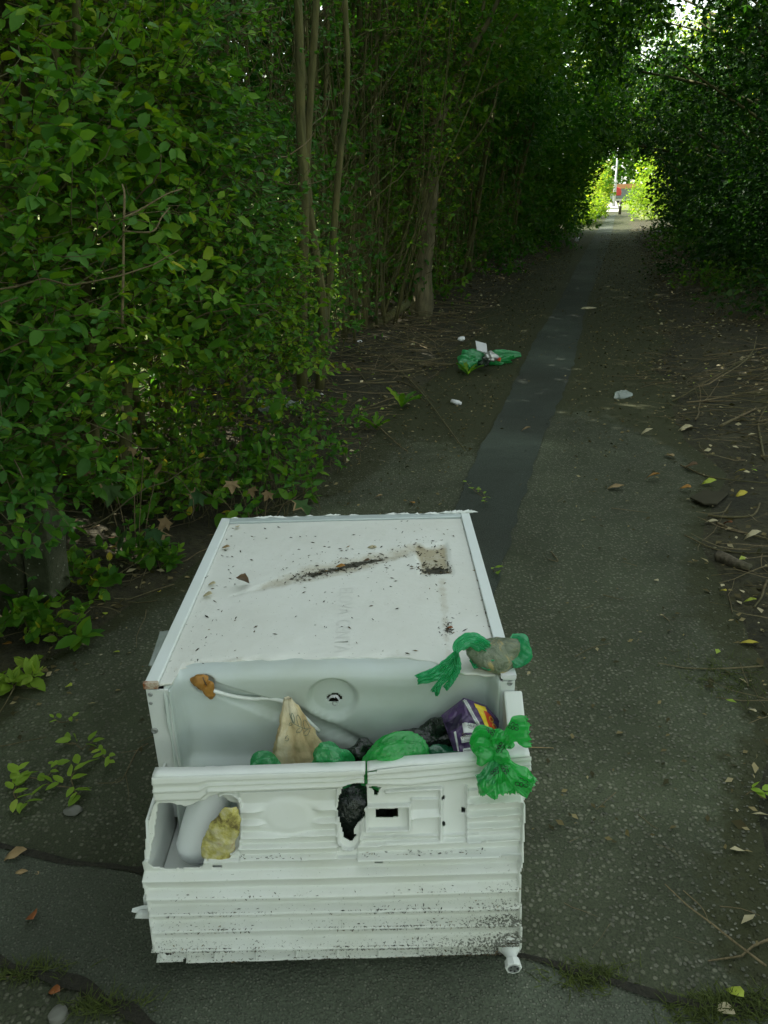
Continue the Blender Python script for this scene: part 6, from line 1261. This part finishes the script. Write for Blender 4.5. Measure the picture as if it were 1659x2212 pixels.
stickthing("curved orange stem with a brown leaf at each end on the left tarmac", [(52, 1866), (78, 1885), (90, 1915), (90, 1950), (84, 1985)], .0013, 'tan'); leafthing("brown_leaf", "long tan leaf at the top of the curved stem", "leaf", 36, 1860, .048, 1.75, 'tan', None, .2, .4, .22); leafthing("orange_leaf", "orange brown leaf at the lower end of the curved stem", "leaf", 74, 1997, .036, .6, 'rust', None, .5, .7, .3); leafthing("brown_leaf", "small tan leaf lying across the curved stem", "leaf", 47, 1891, .028, 1.6, 'tan', None, .1, .2, .18)
leafthing("orange_leaf", "tiny orange leaf flake right of the curved stem", "leaf", 81, 1891, .013, .8, 'tan', None, .1, .2, .3)
stickthing("thin stalk lying against the fridge's right side", [(1143, 1618), (1196, 1620)], .0016, 'tan')
stickthing("thin stalk on the tarmac right of the plate", [(1330, 1715), (1288, 1752)], .0011); stickthing("curved thin stick in the mossy tarmac at the lower right", [(1475, 1928), (1515, 1965), (1530, 1995)], .0016)
stickthing("pale short twig on the tarmac at the upper right", [(1432, 1334), (1446, 1346)], .0026); stickthing("dark twig on the tarmac right of the waste bag", [(1242, 1422), (1280, 1402), (1318, 1393)], .0018, 'twig'); stickthing("short dark stick further along the right tarmac", [(1302, 1288), (1345, 1300)], .0022, 'twig')
stickthing("thick rotting log half in the leaf litter at the right edge", [(1553, 1210), (1618, 1243)], .021, 'log', "log", "rotting_log", -.004)
stickthing("long stick with red bark running off the right edge", [(1548, 1135), (1600, 1160), (1690, 1190)], .0075); stickthing("bent branch with a knobbly end in the right litter", [(1528, 1118), (1580, 1125), (1625, 1122), (1640, 1098)], .008, 'twig'); stickthing("long thin stick across the right litter above the log", [(1478, 1160), (1560, 1195), (1690, 1212)], .004, 'twig'); stickthing("curved stick standing below the log at the right", [(1654, 1265), (1642, 1300), (1628, 1318)], .006, 'twig')
stickthing("long stick from the path into the right litter by the brown leaf", [(1470, 1008), (1540, 1035), (1690, 1065)], .0055, 'twig'); stickthing("loop of bent twig at the upper right of the litter", [(1648, 1005), (1640, 960), (1636, 930), (1655, 890)], .008, 'twig'); stickthing("thick pale stick in the right brushwood", [(1555, 935), (1628, 900)], .012); stickthing("forked twig hook on the tarmac beside the strip", [(1190, 1195), (1205, 1215), (1185, 1212)], .003)
stickthing("thin stick with an orange leaf on the right tarmac", [(1320, 1100), (1400, 1110)], .002)
stickthing("leaning dead stick fallen across the left litter near the stump", [(830, 790), (905, 850), (1005, 985)], .007, 'twig', z=.02); stickthing("thin dead stick leaning in the left litter", [(760, 800), (800, 850)], .008, 'twig', z=.02); stickthing("crooked white twig on the left litter", [(800, 888), (850, 868), (895, 865), (920, 876)], .005, z=.02)
# brushwood piles
def brush(label, cx, cy, n, ang, spread, L0, L1, seed, sx=.5, sy=.4):
    c = onz(cx, cy); root = tag(empty("brushwood_pile", [c[0], c[1], gz(c[0], c[1])]), label, "brushwood"); r_ = np.random.default_rng(seed); B = c + np.stack([sx * r_.normal(size=n), sy * r_.normal(size=n), 0 * r_.random(n)], 1); B[:, 2] = gz(B[:, 0], B[:, 1]) + .01 + .07 * r_.random(n)
    k_ = tosn(B)[1]; B = B[(k_ < nleft(tosn(B)[0]) + .12) | (k_ > nright(tosn(B)[0]) - .05)]; n = len(B); B[:, :2] += 0; a = ang + spread * r_.normal(size=n) + np.where(tosn(B)[1] < 0, np.pi, 0) * (r_.random(n) < 1.0); P, D = grow(B, np.stack([np.cos(a), np.sin(a), .03 * r_.normal(size=n)], 1), r_.uniform(L0, L1, n), 8, -.002, .09)
    P[..., 2] = np.maximum(P[..., 2], gz(P[..., 0], P[..., 1]) + .006)
    for i in range(min(60, n)):
        b = MB().tube(P[i], np.linspace(.0042, .0018, 8) * r_.uniform(.5, 1.3), 5); b.build("stick", M['stick'] if i % 2 else M['twig'], root, True)
    if n > 60: twigs_mesh(root, P[60:], .0026, .0010, M['stick'], "loose_twigs")
    return root
brush("heap of long dry stems along the right verge", 1600, 870, 180, .25, .4, .4, 1.3, 1, .8, .55)
brush("tangle of dry twigs on the left verge round the torn bag", 930, 800, 220, .0, .8, .2, .7, 2, .6, .8)
brush("dry twigs strewn below the flaky barked tree", 960, 700, 170, .1, .9, .3, .8, 3, .7, .9)
# weeds
def rosette(label, px, py, n, L_, seed, toothed=True):
    c = onz(px, py); c[2] = gz(c[0], c[1]); root = tag(empty("dandelion_rosette", c), label, "weed", "dandelions on the left verge"); r_ = np.random.default_rng(seed)
    m = 9; V0 = []; 
    for j in range(m): y = j / (m - 1); w = (.05 + .13 * y ** .8) * (1 if j % 2 else .55) * (1 - y ** 6); V0 += [(-w, y, .35 * y - .35 * y * y + .03), (0, y, .35 * y - .4 * y * y), (w, y, .35 * y - .35 * y * y + .03)]
    F0 = np.array([q for j in range(m - 1) for q in ((3 * j, 3 * j + 1, 3 * j + 4), (3 * j, 3 * j + 4, 3 * j + 3), (3 * j + 1, 3 * j + 2, 3 * j + 5), (3 * j + 1, 3 * j + 5, 3 * j + 4))]); a = np.linspace(0, 6.28, n, endpoint=False) + .3 * r_.normal(size=n)
    leaf_parts(root, (c[None].repeat(n, 0) + UP * .004, np.stack([np.cos(a), np.sin(a), .55 + .3 * r_.random(n)], 1), np.stack([-np.cos(a) * .5, -np.sin(a) * .5, 1 + 0 * a], 1), L_ * r_.uniform(.6, 1.1, n)), M['leaf'], (np.array(V0), F0)); return root
rosette("dandelion with spread toothed leaves on the left verge", 812, 930, 9, .13, 1); rosette("tall dandelion leaves beside the crooked white twig", 868, 882, 6, .17, 2); rosette("broad leaved weed in front of the torn green bag", 1010, 812, 8, .14, 3)
# single fallen leaves that stand out
for a_ in (("yellow_leaf", "bright yellow leaf at the bottom right corner by the moss", 1584, 2158, .030, .5, 'lime'), ("pale_leaf", "white dry leaf beside the bright yellow one at the bottom right", 1560, 2190, .035, .9, 'pale'), ("pale_leaf", "pale yellow leaf on the tarmac at the right edge", 1622, 1545, .030, .2, 'pale'), ("yellow_leaf", "ragged yellow leaf at the right edge above the pale one", 1617, 1395, .050, 1.3, 'yellow'),
           ("yellow_leaf", "yellow leaf in the right litter above the log", 1600, 1078, .05, 1.7, 'yellow'), ("yellow_leaf", "clear yellow leaf highest on the right litter", 1596, 1030, .045, 1.1, 'yellow'), ("lime_leaf", "half green half red leaf beside the slate on the right", 1530, 1050, .06, 1.4, 'lime'), ("orange_leaf", "orange leaf resting on the red barked stick", 1570, 1142, .04, .3, 'rust'), ("pale_leaf", "cream leaf with orange edge under the red barked stick", 1622, 1177, .055, 1.5, 'pale'), ("yellow_leaf", "small yellow leaf just below the log", 1560, 1285, .03, .2, 'yellow'), ("pale_leaf", "small cream leaf on the tarmac in line with the log", 1417, 1258, .02, .4, 'pale'),
           ("brown_leaf", "brown curled leaf on the right tarmac near the slate", 1445, 990, .06, .4, 'tan'), ("orange_leaf", "pair of orange leaves in the middle of the right tarmac", 1408, 1040, .06, 1.2, 'orange'), ("tan_leaf", "long tan leaf on the tarmac beside the strip", 1330, 1058, .075, 1.6, 'tan'), ("orange_leaf", "orange leaf next to the small twig at the litter's edge", 1478, 1063, .055, .7, 'orange'), ("pale_leaf", "white boat shaped leaf on the tarmac far right", 1396, 942, .06, 1.6, 'pale'), ("pale_leaf", "pale forked leaf in the litter level with the white boat leaf", 1480, 932, .07, 1.4, 'pale'), ("lime_leaf", "green leaf at the lower right litter by the curved stick", 1618, 1308, .035, 1.1, 'lime'), ("brown_leaf", "brown leaf in the right litter above the slate", 1490, 1018, .06, .9, 'brown'), ("pale_leaf", "thin pale leaf in front of the bent branch", 1536, 1133, .045, 1.1, 'pale'),
           ("tan_leaf", "tan leaf on the tarmac just behind the fridge's far edge", 890, 1090, .036, .5, 'orange'), ("tan_leaf", "small tan leaf behind the fridge near its middle", 818, 1078, .035, 1.3, 'tan'), ("yellow_leaf", "small yellow leaf on the dark strip behind the fridge", 1135, 935, .05, 1.4, 'tan'), ("orange_leaf", "rounded orange leaf at the left edge among the litter", 18, 1405, .034, 1.4, 'orange'), ("orange_leaf", "small orange leaf right of the rounded one at the left edge", 62, 1398, .028, 1.4, 'rust'), ("pale_leaf", "pale leaf at the near edge of the left litter", 172, 1400, .022, 1.2, 'pale'), ("lime_leaf", "yellow green leaf on the tarmac at the litter's edge", 150, 1492, .030, 1.0, 'lime'), ("lime_leaf", "round green leaf among soil left of the fridge", 252, 1413, .022, 1.3, 'lime'), ("lime_leaf", "green leaf lying between the seedlings and the fridge", 228, 1330, .024, .4, 'lime'),
           ("yellow_leaf", "tiny yellow leaf halfway between post and fridge", 345, 1285, .02, .5, 'yellow'), ("orange_leaf", "orange leaf curled below the seedlings at left", 208, 1345, .026, .9, 'tan'), ("brown_leaf", "brown dead leaf standing by the seedling left of the fridge", 245, 1192, .05, .6, 'brown'), ("lime_leaf", "flat green leaf at left near the rosette plant", 247, 1275, .026, 1.2, 'lime')):
    leafthing(*a_[:2], "leaf", *a_[2:7], None, rng.uniform(-.3, .3), rng.uniform(.15, .6), rng.uniform(.24, .34))
c = onz(1530, 1075); c[2] = gz(c[0], c[1]); b = MB(); b.prism([onz(px, py, .012) for px, py in ((1490, 1078), (1518, 1062), (1575, 1068), (1548, 1092), (1520, 1092))], (0, 0, .009)); tag(b.build("slate_piece", plain("dark_slate", (.040, .037, .022), .9, .2, .3), bevel=.003), "flat broken slate lying in the right litter", "slate")
c = onz(160, 1757); b = MB(); lump(b, c + UP * .009, D3(.018, .012, .009), .06, 3, 5, shape=.2); tag(b.build("pebble", plain("grey_pebble", (.15, .15, .13), .8, .3, .25), None, True), "grey pebble just below the largest cut sprig", "pebble")
c = onz(127, 2200); b = MB(); lump(b, c + UP * .006, D3(.015, .014, .009), .1, 3, 8, shape=.25); tag(b.build("pebble", plain("pale_pebble", (.15, .15, .13), .8, .3, .3), None, True), "pale stone at the bottom edge left of the crack", "pebble")
# moss and grass in the cracks
def tuft(label, spots, seed):
    r_ = np.random.default_rng(seed); pos = []
    for px, py, rx, ry, n in spots:
        c = onz(px, py); pos.append(c + np.stack([rx * r_.normal(size=n), ry * r_.normal(size=n), 0 * r_.random(n) + .006], 1))
    P0 = np.concatenate(pos); P, D = grow(P0, UP * .6 + .8 * r_.normal(size=(len(P0), 3)) * np.array([1, 1, .2]), r_.uniform(.012, .035, len(P0)), 4, -.12, .2); V, F = tubes_np(P, np.linspace(.0011, .0003, 4)[None].repeat(len(P), 0), 3)
    o = mesh("moss_tuft", V, F, M['moss']); tag(o, label, "moss") if "patch" not in label else tag(o, kind="stuff")
tuft("grassy moss tuft in the crack right of the fridge's foot", [(1275, 2118, .03, .012, 260)], 1); tuft("thick grassy moss clump in the crack at the bottom right corner", [(1580, 2184, .05, .012, 700)], 2); tuft("sparse moss along the crack at the bottom left edge", [(60, 2106, .030, .006, 220)], 3); tuft("sparse moss along the crack under the forked twig, bottom left", [(230, 2180, .032, .007, 220)], 5); tuft("green moss patch on the tarmac at the right edge", [(1560, 1470, .05, .05, 220)], 4)
# leaf litter that nobody could count
def litter(name, n, s0, s1, n0, n1, size, mat, keep, seed, zup=.010, tpl=LEAF4, spow=1.5):
    r_ = np.random.default_rng(seed); S = s0 + (s1 - s0) * r_.random(n) ** spow; Nn = r_.uniform(n0, n1, n); P = sn(S, Nn); k_ = keep(P, S, Nn, r_); P, S = P[k_], S[k_]; P[:, 2] = gz(P[:, 0], P[:, 1]) + .006 + zup * r_.random(len(P)); a = r_.uniform(0, 6.28, len(P))
    V, F = inst(tpl, P, np.stack([np.cos(a), np.sin(a), .18 * r_.normal(size=len(P))], 1), UP + .38 * r_.normal(size=(len(P), 3)), size * r_.uniform(.3, 1.2, len(P)) * (1 + .03 * S))
    return tag(mesh(name, V, F, M[mat], attrs={"tint": np.repeat(np.where(r_.random(len(P)) < .24, r_.uniform(.75, 1, len(P)), r_.beta(1.2, 2.2, len(P))), len(tpl[0]))}, origin=np.zeros(3)), kind="stuff")
inbox = lambda P: (P[:, 0] > -.41) & (P[:, 0] < .22) & (P[:, 1] > .86) & (P[:, 1] < 1.75)
def kv(P, S, Nn, r_): d = np.maximum(nleft(S) - Nn, Nn - nright(S)); return (r_.random(len(P)) < sstep(-.22, .08, d + .12 * nz(P, 3, 66)) * (.45 + .55 * sstep(-.4, .4, nz(P, 4, 67)))) & ~inbox(P)
litter("leaf_litter", 42000, .6, 24, -2.2, 2.6, .030, 'leaf_dead', kv, 1, .026)
litter("fallen_green_leaves", 900, .6, 14, -2.0, 2.2, .026, 'leaf_cut', kv, 2, .02)
kp = lambda P, S, Nn, r_: (Nn > nleft(S) - .1) & (Nn < nright(S) + .1) & ~inbox(P) & (r_.random(len(P)) < .07 + .93 * sstep(2.8, 5.5, S + .8 * (Nn < -.5))) & ((np.abs(Nn + .33) > .21) | (r_.random(len(P)) < .06))
litter("path_leaf_scraps", 34000, 1.2, 22, -1.5, 1.0, .018, 'leaf_dead', kp, 3, .004, LEAF4, 1.6)
def twiglitter(name, n, seed, keep, L0, L1, r0_):
    r_ = np.random.default_rng(seed); S = .8 + 14 * r_.random(n) ** 1.5; Nn = r_.uniform(-2.1, 2.2, n); P0 = sn(S, Nn); k_ = keep(P0, S, Nn, r_); P0 = P0[k_]; P0[:, 2] = gz(P0[:, 0], P0[:, 1]) + .008 + .02 * r_.random(len(P0)); a = r_.normal(0, .7, len(P0)) + .2 + np.pi * (r_.random(len(P0)) < .5)
    P, D = grow(P0, np.stack([np.cos(a), np.sin(a), .05 * r_.normal(size=len(a))], 1), r_.uniform(L0, L1, len(a)), 5, -.01, .16); P[..., 2] = np.maximum(P[..., 2], gz(P[..., 0], P[..., 1]) + .004); V, F = tubes_np(P, r0_ * r_.uniform(.4, 1.3, (len(P), 1)) * np.linspace(1, .5, 5)[None], 3)
    return tag(mesh(name, V, F, M['stick'], origin=np.zeros(3)), kind="stuff")
twiglitter("twig_litter", 5200, 5, kv, .05, .28, .0022)
twiglitter("stalk_bits", 420, 6, lambda P, S, Nn, r_: (Nn > nleft(S)) & (Nn < nright(S)) & ~inbox(P), .02, .07, .0011)
# grit on the tarmac and in the bay
print('TRIS', sum(len(o.data.loops) - 2 * len(o.data.polygons) for o in scene.objects if o.type == 'MESH'), len(scene.objects))
